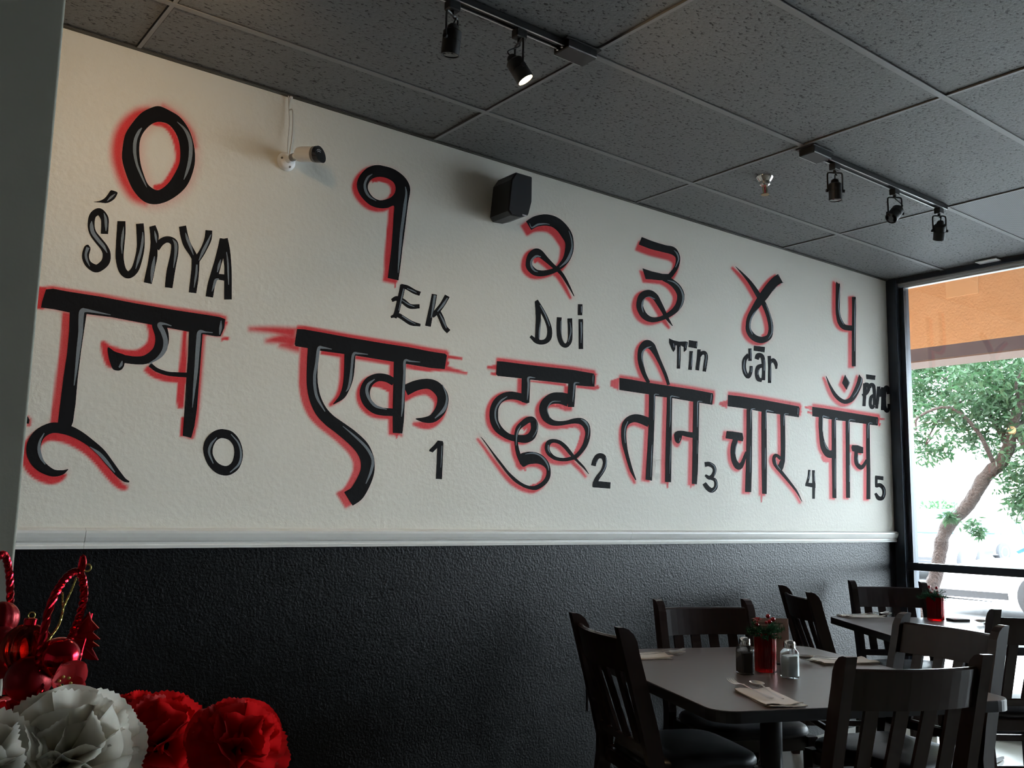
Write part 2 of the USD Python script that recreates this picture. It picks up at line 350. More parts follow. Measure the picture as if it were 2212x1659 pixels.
# per glyph: name | label | crop ; lines: s = brush stroke x,y,width  p = polygon  c = closed smooth outline  o = hole  h = grey highlight stroke  r = sprayed red stroke (softness first)
# "> dx dy" sets how far the red of the following shapes is displaced (pixels); "> -" none; "k n" switches the crop
MURAL = '''
# painted_numeral|black Devanagari zero with a broad red sprayed crescent|1
> 0 0 2 30 .35
c 1015,108 1150,165 1270,245 1370,385 1425,545 1445,720 1425,870 1360,1035 1260,1150 1120,1240 985,1278 870,1262 780,1200 690,1080 615,900 575,740 580,600 610,450 680,330 790,200 900,135
o 1030,295 1120,320 1190,390 1245,500 1268,640 1262,770 1220,880 1140,1010 1060,1085 995,1112 930,1085 875,1030 830,920 795,800 778,660 785,530 820,435 890,350 960,305
h 808,368,10 775,410,32 735,500,40 722,600,40 728,700,36 755,820,28 800,930,24 840,1020,18 868,1078,4
h 1230,295,6 1310,370,26 1360,450,40 1390,560,44 1390,690,44 1370,810,40 1340,910,28 1310,985,6
r 70 900,140,30 780,190,90 660,290,130 570,440,150 530,600,140 530,740,130 570,900,120 640,1060,110 730,1180,100 860,1270,30
r 26 950,310,30 1080,330,45 1180,430,55 1240,600,60 1245,760,60 1190,890,60 1080,1050,60 960,1085,50
r 60 1060,100,10 1250,230,20 1400,420,24 1450,600,16
# painted_word|black hand lettered word SUNYA with grey highlights|2
> -
c 235,200 300,190 360,160 400,115 430,70 455,62 515,85 510,120 480,165 430,200 380,215 320,208
h 395,190,6 440,145,26 490,105,6
s 362,582,88 368,480,88 362,390,92 300,318,85 225,360,80 203,470,82 225,570,82 290,660,88 355,740,88 388,820,95 375,915,100 300,985,95 240,990,92 165,935,78 136,850,82 158,755,80 185,733,40
h 355,335,6 375,400,30 380,480,30 380,550,8
h 210,430,6 207,490,42 225,570,44 290,660,40 350,730,36 395,810,6
h 165,745,40 140,820,30 150,890,28 185,970,6
s 565,430,95 562,560,105 550,720,100 545,880,95 580,1020,90 650,1072,85 725,1010,90 770,880,90 795,740,92 795,600,95 785,460,90
h 592,495,4 580,600,30 568,720,24 572,820,6
h 820,560,6 818,660,30 800,770,30 770,880,34 735,1000,6
s 935,488,75 960,600,100 955,720,85 945,850,100 925,960,95 900,1080,100 880,1170,95
s 985,760,70 1040,680,80 1120,648,75 1195,690,85 1200,800,90 1175,930,95 1150,1060,100 1130,1225,90
h 960,545,6 975,620,28 985,690,6
h 960,850,8 945,950,38 930,1060,38 920,1165,6
h 1175,645,6 1210,700,36 1215,780,34 1205,870,26 1185,990,6
s 1295,490,85 1315,600,90 1350,710,90 1410,810,80 1455,890,80
s 1610,540,80 1600,640,85 1560,740,75 1510,830,75 1455,905,80
s 1452,860,95 1448,1000,92 1435,1130,95 1415,1285,90
h 1330,570,6 1350,640,30 1390,740,28 1425,835,6
h 1635,590,8 1590,690,30 1540,790,36 1490,900,10
h 1465,950,20 1460,1050,26 1445,1140,22 1432,1225,6
s 1785,640,90 1765,760,100 1725,900,90 1680,1060,95 1640,1190,90 1615,1335,90
s 1790,640,90 1815,780,95 1835,950,85 1838,1100,90 1838,1365,90
s 1690,1090,65 1810,1105,75
h 1820,800,10 1835,920,20 1840,1060,20 1845,1190,8
h 1750,890,8 1730,960,30 1710,1040,8
h 1730,1120,10 1690,1135,30 1670,1200,28 1645,1270,6
# painted_word|large black Devanagari word above the round 0, cut off by the partition|3
> 0 -3 1 8 .9
p 262,112 330,105 460,130 780,180 1120,245 1500,310 1800,355 1920,375 1975,395 1965,480 1930,560 1890,560 1650,520 1200,435 880,375 640,345 480,330 340,300 215,285 225,230
> -15 2 -1 9 1
p 490,320 650,345 630,480 600,680 565,960 545,1200 520,1380 500,1430 375,1400 400,1200 430,950 465,720 485,500
> -11 -10 1 9 1
c 855,665 920,705 1010,735 1040,770 1015,810 1005,850 980,880 945,888 900,870 872,800 858,740
s 1000,775,75 1120,790,75 1220,780,85 1320,720,110 1365,640,125 1370,550,130 1340,450,130 1310,400,100
> -6 9 1 8 1
s 1255,830,40 1320,880,38 1420,915,38 1520,925,42 1620,930,45
> 4 1 0 6 .9
p 1630,500 1760,520 1750,650 1735,850 1720,1050 1705,1250 1680,1420 1650,1530 1570,1510 1580,1350 1595,1150 1605,950 1620,750
r 12 1590,510,40 1575,760,50 1560,960,60 1550,1100,70 1545,1240,50
r 10 1580,1340,40 1560,1520,20
r 20 205,95,120 195,290,100
r 12 1940,585,26 2010,580,14
r 10 1975,425,30 1995,435,16
h 880,355,6 720,325,22 640,312,34 605,325,50 595,420,48 592,520,44 570,700,36 550,880,24 530,1030,8
h 1460,460,8 1390,440,20 1345,450,40 1380,520,44 1405,610,44 1390,700,44 1330,780,40 1240,825,12
h 1855,525,6 1790,520,12 1730,520,36 1718,600,42 1705,760,38 1695,900,36 1680,1040,26 1660,1240,6
h 1935,410,6 1930,480,26 1920,545,8
h 990,795,8 980,830,26 960,858,14
k 4
> -8 13 1 9 1
s 475,680,4 410,712,46 320,712,72 215,650,105 155,560,130 145,460,135 185,365,115 260,305,100 350,282,100 470,305,95 580,355,85 690,430,72 790,520,75 870,620,68 950,720,55 1010,780,36 1058,800,12
h 245,335,8 205,410,22 195,490,32 215,570,28 255,635,8
h 680,465,6 770,530,30 850,620,30 920,710,8
> 2 3 1 6 .8
p 60,170 88,175 105,210 98,245 70,240
# painted_numeral|round black 0 with grey highlights under the large Devanagari word|4
> -
c 1960,297 2040,320 2105,390 2140,490 2140,580 2105,670 2040,725 1970,740 1890,715 1820,650 1780,570 1765,480 1785,400 1840,335 1900,303
o 1950,382 2010,400 2050,450 2062,520 2045,600 2010,640 1970,648 1920,630 1880,590 1855,530 1860,465 1885,415 1915,390
h 1895,375,6 1840,440,22 1820,520,22 1860,625,8
h 2030,345,8 2100,430,16 2125,530,18 2105,630,20 2020,710,8
# painted_numeral|black looped Devanagari one with a straight red edged tail|5
> -8 5 0 8 1
c 420,92 500,105 600,135 690,190 760,260 800,340 805,420 785,530 765,680 745,850 715,1080 690,1300 668,1460 665,1468 540,1440 542,1430 560,1280 585,1080 600,880 610,700 615,580 530,605 430,605 330,570 240,490 185,400 172,310 205,220 270,145 340,105
o 430,232 520,245 600,290 632,350 625,420 580,475 510,505 440,512 370,480 320,420 300,360 315,300 355,255
r 12 350,275,40 470,265,45 590,320,45 605,410,45 560,475,20
r 14 585,620,70 572,800,62 550,1000,62 527,1250,46 510,1470,12
r 6 640,1470,18 625,1550,10
h 355,200,8 300,240,24 265,320,28 275,400,30 320,470,24 400,520,6
h 748,350,8 760,430,22 745,560,36 725,720,36 700,900,34 685,1080,30 670,1250,18 660,1380,6
# painted_word|black hand lettered word EK|6
> -
s 310,245,50 295,330,50 270,430,48 250,510,46 228,558,44
s 290,255,38 350,270,42 420,310,42 475,330,40
s 205,395,30 250,375,45 310,400,48 380,450,45 470,450,40
s 195,553,20 260,535,40 310,560,42 390,610,44 478,630,24
s 612,335,50 595,430,52 570,540,50 550,640,55
s 735,350,50 690,430,48 635,500,50 590,545,40
s 640,490,50 680,570,50 710,650,45 748,692,45
h 318,280,10 300,360,14 270,490,8
h 350,280,6 400,300,12 440,320,5
h 300,390,6 360,430,12 420,455,5
h 300,540,8 360,580,12 430,620,5
h 615,345,22 600,440,22 580,560,10
h 735,370,10 690,440,22 640,500,8
h 660,520,8 700,600,18 725,660,8
# painted_word|black Devanagari word above the number 1, its long tail swinging down|7
> 2 -5 0 8 1
p 495,92 560,95 760,130 1000,175 1300,225 1560,265 1760,305 1910,328 1925,345 1905,475 1780,465 1420,405 1050,345 720,300 600,275 480,255 472,235 485,150
> -15 3 -1 9 1
s 655,240,110 645,380,108 638,500,102 640,620,105 665,750,110 720,870,115 800,960,115 900,1035,120 1010,1120,130 1110,1220,135 1160,1320,130 1170,1410,130 1155,1490,135 1115,1580,142 1060,1665,148 985,1715,152
> -7 2 0 8 1
s 1000,320,105 995,440,100 985,560,90 960,660,70 920,740,50 840,810,6
p 1420,390 1535,400 1528,600 1522,800 1515,960 1500,1090 1410,1085 1408,960 1412,700
> -6 5 0 7 1
s 1420,600,70 1350,562,72 1260,555,76 1180,600,90 1142,690,95 1160,780,90 1220,850,80 1300,880,75 1420,888,72
> -5 11 0 7 1
s 1530,678,105 1630,632,98 1740,615,95 1820,645,105 1880,720,105 1885,800,105 1855,880,100 1790,945,80 1710,960,50 1630,950,10
r 14 1210,620,30 1330,640,50 1400,700,30
r 14 730,310,40 930,345,40
r 12 1060,365,30 1400,415,30
r 14 1540,440,40 1720,475,30 1900,470,40 2115,515,8
r 10 1930,355,18 2070,375,10
r 10 1920,420,50 1945,425,15
r 34 40,90,22 250,100,50 480,130,90
r 34 200,205,20 350,190,80 480,220,110
r 40 330,240,30 520,280,60
r 6 1440,1100,14 1442,1130,8
r 6 1495,1095,10 1495,1130,6
r 6 1392,940,14 1395,990,6
h 825,285,6 740,270,20 700,280,30 680,420,30 660,540,28 665,660,28 690,760,26 760,880,8
h 930,1020,6 1060,1130,20 1160,1230,26 1215,1340,26 1200,1450,24 1150,1570,8
h 1170,335,6 1080,325,16 1032,335,26 1015,460,22 1005,560,26 985,650,20 960,690,6
h 1670,408,6 1580,400,14 1523,398,24 1518,520,22 1508,700,24 1500,840,18 1490,930,6
h 1235,572,8 1175,620,26 1160,690,30 1190,770,26 1250,830,26 1350,860,6
h 1880,620,6 1920,720,14 1920,800,22 1890,870,30 1810,945,8
# painted_numeral|black 1 below the loop of the second Devanagari word|8
> -
p 1912,728 1970,735 1978,760 1975,850 1968,1000 1960,1190 1888,1185 1898,1000 1905,815 1850,870 1808,855 1812,835 1870,780
h 1960,790,8 1955,900,10 1945,1050,6
# painted_numeral|black looped Devanagari two with red edges, below the black speaker|9
> -9 10 0 8 1
s 232,262,120 320,212,128 430,195,135 530,215,130 615,275,128 685,370,125 718,460,100 715,560,98 685,655,85 635,725,70 575,780,55
> -8 4 0 7 1
s 575,780,55 500,812,60 400,833,68 310,820,78 245,760,80 238,690,75 265,620,85 320,590,110 370,600,85 440,665,60 520,740,45 590,800,42 640,860,38 700,960,28 775,1105,6
r 10 300,700,30 340,670,36 420,700,36 500,760,20
h 240,235,6 268,285,14 340,250,22 420,240,14 480,248,5
h 710,325,6 740,420,14 748,520,18 725,610,30 680,690,28 600,760,6
h 375,635,10 320,628,24 265,680,24 265,750,24 300,800,16 340,815,6
# painted_numeral|black Devanagari three with a curled foot and red edges|9
> -5 11 0 8 1
s 1565,443,95 1700,495,95 1850,537,88 1950,562,92 2005,620,60 2015,680,50 1995,760,48 1940,840,55 1900,880,60
> -5 6 0 6 1
p 1592,772 1700,808 1830,838 1900,840 1930,890 1900,915 1800,915 1700,905 1630,900
> -8 4 0 7 1
s 1850,885,80 1935,935,75 2005,1000,85 2048,1090,85 2035,1190,82 1980,1270,70 1900,1330,60 1800,1375,52 1700,1385,62 1615,1340,75 1565,1250,80 1560,1170,75 1595,1095,80 1670,1070,80 1740,1110,75 1790,1190,62 1840,1280,50 1880,1360,40 1950,1460,6
h 1965,555,6 2005,600,20 2020,670,16 1985,760,8
h 1890,915,6 1970,940,16 2040,1010,16 2075,1110,22 2060,1200,16 2020,1280,5
h 1740,1140,8 1670,1120,24 1605,1160,26 1585,1230,20 1600,1300,6
# painted_word|black hand lettered word Dui|6
> -
s 1590,405,40 1600,450,50 1605,560,48 1600,680,46 1592,785,40
s 1585,395,34 1640,490,42 1685,580,42 1712,670,45 1705,750,50 1660,790,45 1590,785,42 1530,735,26
s 1805,555,45 1800,650,42 1805,740,42 1830,805,42 1870,825,40 1905,780,42 1910,690,42 1905,565,45
s 2005,430,42 2003,535,42
s 2010,572,42 2012,858,42
h 1620,440,8 1670,530,12 1712,640,6
h 1630,570,6 1615,680,14 1612,760,8
h 1822,590,10 1825,700,14 1850,790,8
h 1905,600,6 1915,690,12 1890,790,8
h 2012,600,14 2015,680,14 2012,800,5
h 2015,450,8 2015,510,8
# painted_word|black Devanagari word with a swirling foot beside the number 2|10
> 1 -5 0 7 1
p 370,70 450,75 800,120 1200,165 1500,200 1815,255 1832,300 1825,450 1700,445 1540,430 1420,405 1150,375 860,345 720,325 520,305 380,290 358,265
> -7 2 0 7 1
p 740,320 865,340 860,500 852,690 815,702 740,680 735,540
s 770,620,120 680,595,110 580,582,115 480,600,115 390,660,115 335,760,118 322,870,125 335,980,120 390,1080,115 480,1160,95 580,1210,90 700,1225,110 800,1230,120 880,1190,120 925,1100,105 928,1010,105 895,945,90 830,950,90 760,1000,85 695,1060,70 662,1140,55 655,1250,50 665,1350,50 690,1460,60 735,1570,60
> -7 6 0 7 1
p 1435,405 1545,425 1535,600 1522,755 1430,755 1425,600
s 1440,655,190 1330,625,175 1210,625,165 1120,670,140 1068,740,125 1065,830,118 1105,920,105 1190,985,85 1300,1000,68 1420,985,60 1530,962,78 1630,970,95 1700,1030,95 1728,1130,75 1715,1230,75 1680,1330,70 1620,1420,60 1550,1490,60 1450,1530,55 1340,1540,50 1230,1515,52 1150,1450,62 1120,1370,68 1140,1290,70 1210,1260,55 1310,1285,55 1400,1360,55 1480,1460,50 1560,1550,36 1660,1650,28 1740,1755,6
r 12 1240,1060,40 1420,1050,40 1560,1030,50 1640,1100,60 1640,1200,60 1590,1340,50 1530,1440,20
r 10 760,1090,40 820,1030,40 860,1070,30
r 16 230,165,30 360,165,70
r 12 280,255,16 360,260,40
r 8 1840,262,20 1875,280,6
r 14 1560,455,30 1840,465,50 1880,440,30
r 10 870,365,24 1150,395,24 1400,425,24
h 520,600,8 430,660,26 360,760,24 342,860,26 355,960,22 410,1080,5
h 955,960,6 970,1060,14 950,1130,14 900,1210,5
h 725,1030,6 680,1110,20 660,1200,18 655,1330,8
h 940,320,6 840,318,30 838,420,30 830,540,24 820,650,8
h 1805,270,6 1800,330,14 1800,410,5
h 1600,395,6 1530,400,24 1518,480,20 1505,600,16 1498,680,6
h 1320,668,6 1200,675,16 1135,740,16 1120,810,14 1160,920,5
h 1620,935,6 1690,980,30 1735,1060,18 1735,1150,10 1720,1230,5
h 1135,1320,20 1135,1390,24 1165,1450,6
k 11
> -7 5 0 7 1
c 710,985 800,945 900,940 1000,965 1080,1020 1140,1100 1168,1200 1165,1310 1120,1400 1040,1470 950,1510 860,1500 760,1465 640,1390 540,1290 440,1160 330,1010 230,860 130,720 180,770 300,930 420,1080 530,1220 620,1310 720,1390 820,1440 920,1450 1010,1410 1075,1350 1110,1270 1105,1200 1060,1150 990,1120 920,1118 840,1130 770,1165 735,1140 710,1100
r 8 770,1180,30 800,1220,16
r 10 860,1450,14 980,1420,30 1060,1340,44 1070,1220,40 1030,1160,20
h 790,975,6 900,960,20 1000,990,20 1080,1060,26 1130,1150,20 1140,1220,6
# painted_numeral|black 2 beside the swirling Devanagari word|11
> -
s 1808,1148,70 1830,1070,70 1880,1005,75 1950,1010,75 1980,1080,60 1970,1170,60 1930,1250,58 1870,1330,65 1835,1410,70 1830,1465,70
p 1800,1390 1880,1378 2065,1395 2060,1490 1800,1470
h 1880,1050,6 1850,1110,14
h 1990,1020,6 2000,1100,16 1970,1200,14 1900,1310,5
# painted_word|small black hand lettered word Tin with a bar over the i|12
> -
p 865,75 930,105 1020,125 1110,120 1145,130 1125,250 1085,280 1082,205 1050,185 960,180 958,240 930,278 905,240 865,140
s 1010,160,55 1012,350,52 1005,528,48
p 1162,102 1290,122 1280,228 1155,205
s 1195,265,52 1190,400,52 1178,545,52
s 1312,240,50 1305,400,55 1285,552,52
s 1318,345,45 1350,298,52 1395,292,55 1420,340,50 1410,440,52 1390,570,50
h 1022,200,8 1018,330,16 1012,480,5
h 1215,290,8 1205,400,16 1195,500,5
h 930,150,6 940,210,12
h 1125,140,6 1110,220,10
h 1420,310,8 1418,400,16 1400,520,5
h 1330,400,8 1305,520,5
h 1275,140,6 1270,200,8
# painted_word|black Devanagari word with a tall open loop above its bar|12
> 2 -4 0 7 1
p 125,665 300,690 600,745 900,790 1200,835 1520,895 1525,940 1510,1068 1350,1040 1220,1020 900,965 640,935 560,910 350,880 125,845
> -5 3 0 7 1
s 560,740,50 490,600,60 445,450,75 435,330,80 460,220,95 530,160,120 600,190,110 650,270,80 710,390,55 770,520,48 820,640,45 860,770,42
> -7 1 0 7 1
p 568,905 660,925 655,1100 645,1350 635,1600 625,1850 610,2200 515,2185 530,1950 545,1700 560,1400 566,1100
p 835,945 912,960 910,1150 905,1450 900,1800 895,2225 808,2220 812,1900 820,1500 830,1200
p 1228,1015 1315,1030 1312,1250 1308,1500 1300,1800 1295,2050 1280,2255 1208,2248 1215,1900 1222,1500
> -3 6 0 7 1
s 570,1335,135 450,1285,128 350,1268,118 260,1300,105 205,1370,85 188,1480,75 195,1620,72 222,1760,55 262,1910,48 310,2060,40 370,2190,12
s 1250,1525,80 1150,1510,78 1060,1490,70 990,1490,66
c 945,1500 975,1465 1050,1460 1060,1520 1045,1590 1010,1645 965,1620 945,1560
r 16 0,750,80 110,755,170
r 8 842,2225,20 842,2310,8
r 10 1200,2050,40 1190,2300,8
h 600,195,6 530,220,18 470,280,22 460,370,20 490,500,6
h 715,915,6 650,915,16 645,1000,14 638,1200,10 630,1300,4
h 610,1660,6 600,1850,14 590,2150,6
h 250,1315,8 210,1410,20 200,1520,18 210,1640,10
h 1020,958,6 950,945,14 890,945,18 885,1050,14 880,1300,10 870,1400,4
h 890,1600,6 880,1850,12 870,2100,5
h 1360,1020,6 1310,1015,14 1290,1040,16 1288,1200,14 1285,1400,8
h 1495,910,8 1490,980,14 1480,1040,6
h 1285,1600,6 1282,1800,8
h 1030,1560,8 1015,1610,12
# painted_numeral|small black 3 right of the looped Devanagari word|13
> -
s 1398,992,72 1460,985,68 1525,1020,60 1545,1080,52 1520,1150,55 1470,1190,60 1405,1150,30
s 1470,1195,40 1540,1215,50 1565,1270,50 1555,1340,60 1500,1378,70 1440,1340,70 1390,1272,60
h 1480,970,5 1540,1020,12 1555,1100,12 1535,1160,5
h 1550,1210,5 1580,1280,14 1550,1360,12 1500,1400,5
# painted_numeral|black Devanagari four, a crossed ribbon loop with red edges|14
> -7 3 0 7 1
s 160,88,4 240,170,22 320,260,38 390,360,52 450,460,60 500,540,55 545,650,52 575,760,55 580,850,55 555,930,65 470,965,75 380,935,75 320,860,65 310,780,55 330,690,60 380,600,70 440,510,90 500,430,105 580,320,105 640,260,110 695,228,115
r 12 500,580,20 525,680,30 535,800,36 530,880,30 480,920,30
h 665,200,5 695,200,8 735,270,10 650,335,14 600,380,5
h 430,590,5 370,660,14 335,740,18 330,820,18 360,900,8
h 520,540,5 570,670,12 592,790,14 590,880,14 550,950,5
# painted_word|small black hand lettered word car with a bar over the a|14
> -
s 330,1065,38 332,1140,40 332,1215,40
s 315,1140,44 268,1200,50 260,1290,48 275,1360,50 310,1400,50 340,1350,40 345,1275,36
p 378,1032 510,1048 505,1112 375,1092
s 410,1195,50 430,1150,60 475,1160,50 492,1230,44 495,1330,40 490,1445,44
s 480,1270,45 430,1290,50 412,1360,46 430,1430,50 475,1445,45
s 562,1155,38 568,1300,38 565,1478,38
s 575,1230,40 610,1205,45 640,1250,42 645,1310,20
h 265,1200,8 258,1300,14 285,1380,6
h 340,1080,8 340,1190,6
h 430,1320,6 425,1380,12
h 500,1200,6 500,1330,10
h 585,1220,5 575,1350,10 575,1450,5
h 345,1290,6 345,1350,8
# painted_numeral|black Devanagari five shaped like a square 4, nearest the window|14
> -6 1 0 7 1
s 1383,290,46 1382,420,50 1380,560,48 1385,660,50 1410,750,62 1460,810,62 1560,825,62
p 1362,268 1406,312 1406,325 1358,320
s 1572,450,45 1575,600,45 1572,800,45 1572,1000,45 1572,1280,45
h 1405,330,8 1395,450,14 1390,580,14 1410,700,12 1450,780,5
h 1585,480,10 1582,650,12 1580,850,12 1578,1100,6
# painted_mark|black crescent and diamond mark over the last Devanagari word|14
> -5 4 0 7 1
s 1240,1395,5 1290,1515,24 1345,1615,40 1410,1680,46 1475,1702,50 1545,1670,58 1600,1580,66 1640,1480,66 1648,1415,50
p 1468,1380 1525,1475 1485,1560 1432,1478
p 1622,1420 1635,1375 1676,1430 1670,1450
h 1665,1420,8 1655,1480,12 1610,1580,12 1560,1650,5
h 1475,1400,4 1515,1475,9 1490,1540,4
# painted_word|small black hand lettered word pamc with a bar over the a|0
> -
s 1198,850,24 1196,920,22 1192,995,20
s 1195,855,20 1215,858,22 1222,885,20 1205,915,20 1180,925,14
p 1205,792 1265,800 1262,828 1207,822
s 1230,878,16 1235,858,20 1252,865,22 1258,910,20 1258,990,20
s 1252,925,18 1237,940,20 1232,980,20 1243,1003,22 1258,990,18
s 1285,870,20 1280,940,20 1272,1010,18
s 1286,870,18 1298,935,18
s 1311,875,18 1298,935,18
s 1313,875,22 1313,950,22 1310,1020,20
s 1347,918,18 1343,882,24 1328,880,22 1320,940,24 1323,1000,24 1338,1026,22 1350,1010,18 1350,980,16
# painted_word|black Devanagari word beside the number 4, a loop trailing to a long slash|15
> 2 -5 0 7 1
p 225,90 400,110 700,155 1000,210 1280,262 1295,290 1285,425 1160,405 1000,380 720,340 520,300 380,280 220,260
> -5 2 0 7 1
p 205,630 290,635 440,660 455,740 445,785 395,775 300,755 190,738
s 335,760,75 305,870,75 300,980,72 325,1090,80 385,1160,95 440,1110,60 480,1000,40 500,940,30
p 505,300 582,310 585,600 582,900 580,1200 570,1542 480,1540 492,1200 500,900 503,600
p 728,335 800,345 800,600 802,900 805,1250 800,1570 735,1565 730,1250 728,900 725,600
p 1005,375 1075,390 1078,600 1080,850 1075,1080 1050,1180 1030,1220 970,1150 1010,1060 1015,900 1012,600
s 1010,1045,45 965,1000,45 925,1000,50 908,1060,45 930,1130,48 985,1200,50 1060,1290,44 1150,1400,36 1250,1530,26 1330,1680,6
r 14 100,220,30 210,230,110
r 10 800,140,16 1100,200,26 1330,252,6
r 8 725,1560,24 725,1690,6
r 8 140,710,16 200,740,60
r 10 1290,330,50 1320,350,16
h 630,300,6 585,300,16 565,330,16 562,450,10 558,600,4
h 905,345,6 830,325,20 795,330,18 790,430,12 785,600,5
h 1130,375,6 1075,375,14 1060,420,12 1055,550,5
h 1270,290,8 1265,380,8
h 370,790,8 340,870,14 330,970,10
h 560,850,5 555,1050,12 555,1250,5
h 780,880,5 778,1050,12 775,1200,5
h 930,1040,8 950,1130,12 1010,1210,8
# painted_numeral|small black 4 between the last two Devanagari words|15
> -
s 1440,1210,34 1430,1310,34 1405,1410,36 1395,1440,36
p 1385,1400 1530,1410 1530,1480 1378,1450
s 1500,1215,40 1505,1420,42 1502,1642,38
h 1445,1230,6 1430,1340,10
h 1512,1250,6 1515,1380,8
# painted_word|black Devanagari word nearest the window, beside the number 5|16
> 2 -5 0 6 1
p 240,130 400,150 700,200 1000,250 1215,285 1225,310 1215,410 1090,395 1000,380 780,350 500,315 380,290 240,270
> -5 1 0 6 1
s 365,280,55 362,400,55 370,520,55 385,640,70 420,750,95 480,830,110 560,835,120
p 530,320 592,325 595,700 597,1100 598,1495 540,1490 535,1100 530,700
p 738,345 795,350 797,800 802,1490 745,1490 742,900
p 835,700 920,705 1000,735 998,825 930,820 835,790 822,740
s 895,800,50 890,900,52 905,980,60 960,1035,65 1010,1000,50 1050,920,30
p 1045,375 1095,390 1098,700 1105,1100 1105,1510 1048,1510 1050,1100 1042,700
r 10 380,870,30 430,930,50 520,930,50
r 8 130,130,16 235,150,60
r 8 170,210,22 235,220,40
r 8 1000,242,14 1220,300,22 1320,318,5
r 8 1240,380,40 1240,420,10
h 490,290,5 430,275,16 395,275,14 390,380,10 388,500,5
h 620,310,5 585,305,12 575,400,12 575,600,5
h 880,330,5 800,325,14 780,380,12 775,520,5
h 1135,375,5 1085,375,12 1070,450,12 1068,600,5
h 1205,310,5 1203,380,6
h 930,830,5 915,900,14 930,980,6
h 580,900,4 578,1100,10 578,1350,4
h 790,1000,4 790,1250,8
h 410,640,5 450,740,12 500,780,4
# painted_numeral|black 5 in the corner by the window frame|16
> -
p 1178,1155 1300,1168 1298,1228 1210,1215
s 1195,1165,40 1193,1250,38 1195,1330,38
s 1190,1310,56 1250,1300,60 1300,1350,55 1310,1430,50 1280,1495,55 1225,1490,60 1180,1420,35
h 1300,1330,5 1318,1400,12 1300,1480,8
'''


def px_to_wall(p):
    """Pixels (n, 2) to (x, z) on the mural wall."""
    p = np.asarray(p, float)
    d = fw + ((p[:, :1] - W / 2) / F_PX) * cam_r - ((p[:, 1:2] - H / 2) / F_PX) * cam_u
    k = WALL_Y / d[:, 1]
    return np.stack([d[:, 0] * k, EYE + d[:, 2] * k], 1)


def ribbon(pts):
    """Brush stroke of varying width as a polygon, butt ends."""
    s = smooth_pts(pts, 7)
    t = np.gradient(s[:, :2], axis=0)
    t /= np.linalg.norm(t, axis=1, keepdims=True) + 1e-9
    n = np.stack([-t[:, 1], t[:, 0]], 1) * s[:, 2:3].clip(.3) / 2
    a, b = s[:, :2] + n, s[:, :2] - n
    qs = [Polygon([a[i], a[i + 1], b[i + 1], b[i]]).buffer(0.02) for i in range(len(s) - 1)]
    qs += [shapely.Point(*s[i, :2]).buffer(s[i, 2] / 2, 6) for i in range(1, len(s) - 1) if min(np.linalg.norm(s[i, :2] - s[0, :2]), np.linalg.norm(s[i, :2] - s[-1, :2])) > s[i, 2] / 2]
    return unary_union(qs), s


def to_wall_mesh(shape, y, h):
    gs = []
    for g in getattr(shape, 'geoms', [shape]):
        if g.geom_type == 'Polygon' and g.area > .5:
            g = g.simplify(.12)
            gs.append(Polygon(px_to_wall(np.array(g.exterior.coords)), [px_to_wall(np.array(r.coords)) for r in g.interiors if Polygon(r).area > .5]).buffer(0))
    m = extrude(unary_union(gs), h)
    v = m.vertices.copy()
    m.vertices = np.stack([v[:, 0], y - v[:, 2], v[:, 1]], 1)
    m.faces = m.faces[:, ::-1]
    return m


glyphs, spray = [], []      # spray: (samples (n, 3) px, softness, strength)
cur = None
for line in MURAL.strip().split('\n'):
    k, _, rest = line.partition(' ')
    if k == '#':
        nm, lab, cr = rest.split('|')
        cur = dict(name=nm, label=lab, black=[], hole=[], hi=[])
        glyphs.append(cur)
        ox, oy, sc = CROP[int(cr)]
        shift = None
        continue
    if k == 'k':
        ox, oy, sc = CROP[int(rest)]
        continue
    if k == '>':
        shift = None if rest == '-' else [float(v) for v in rest.split()]
        continue
    soft = 0
    if k == 'r':
        s_, _, rest = rest.partition(' ')
        soft = float(s_) / sc
    pts = np.array([[float(v) for v in q.split(',')] for q in rest.split()])
    pts[:, 0] = pts[:, 0] / sc + ox
    pts[:, 1] = pts[:, 1] / sc + oy
    if pts.shape[1] > 2:
        pts[:, 2] /= sc
    if k in 'shr':
        poly, smp = ribbon(pts)
        if k == 's':
            cur['black'].append(poly)
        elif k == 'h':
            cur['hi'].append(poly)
        else:
            spray.append((poly, 0, 0, 0, max(soft, 1.5), 1.0))
    else:
        out = smooth_pts(pts, 6, True) if k in 'co' else pts
        poly = Polygon(out).buffer(0)
        (cur['hole'] if k == 'o' else cur['black']).append(poly)
    if k in 'spc' and shift:
        dx, dy, grow, sf, st = shift
        spray.append((poly, dx, dy, grow, sf * .75, st))
        spray.append((poly, dx * .5, dy * .5, 3, 11, .16 * st))

# ---------------------------------------------------------------- the room
RAIL_TOP, RAIL_BOT = EYE - .084, EYE - .150
HD = EYE + 1.50      # head of the glass
LEFT_X, FRONT_Y = -4.0, -6.0
wall_back = thing('wall_back', 'long plaster wall with the painted numeral mural above a black lower half', kind='structure')


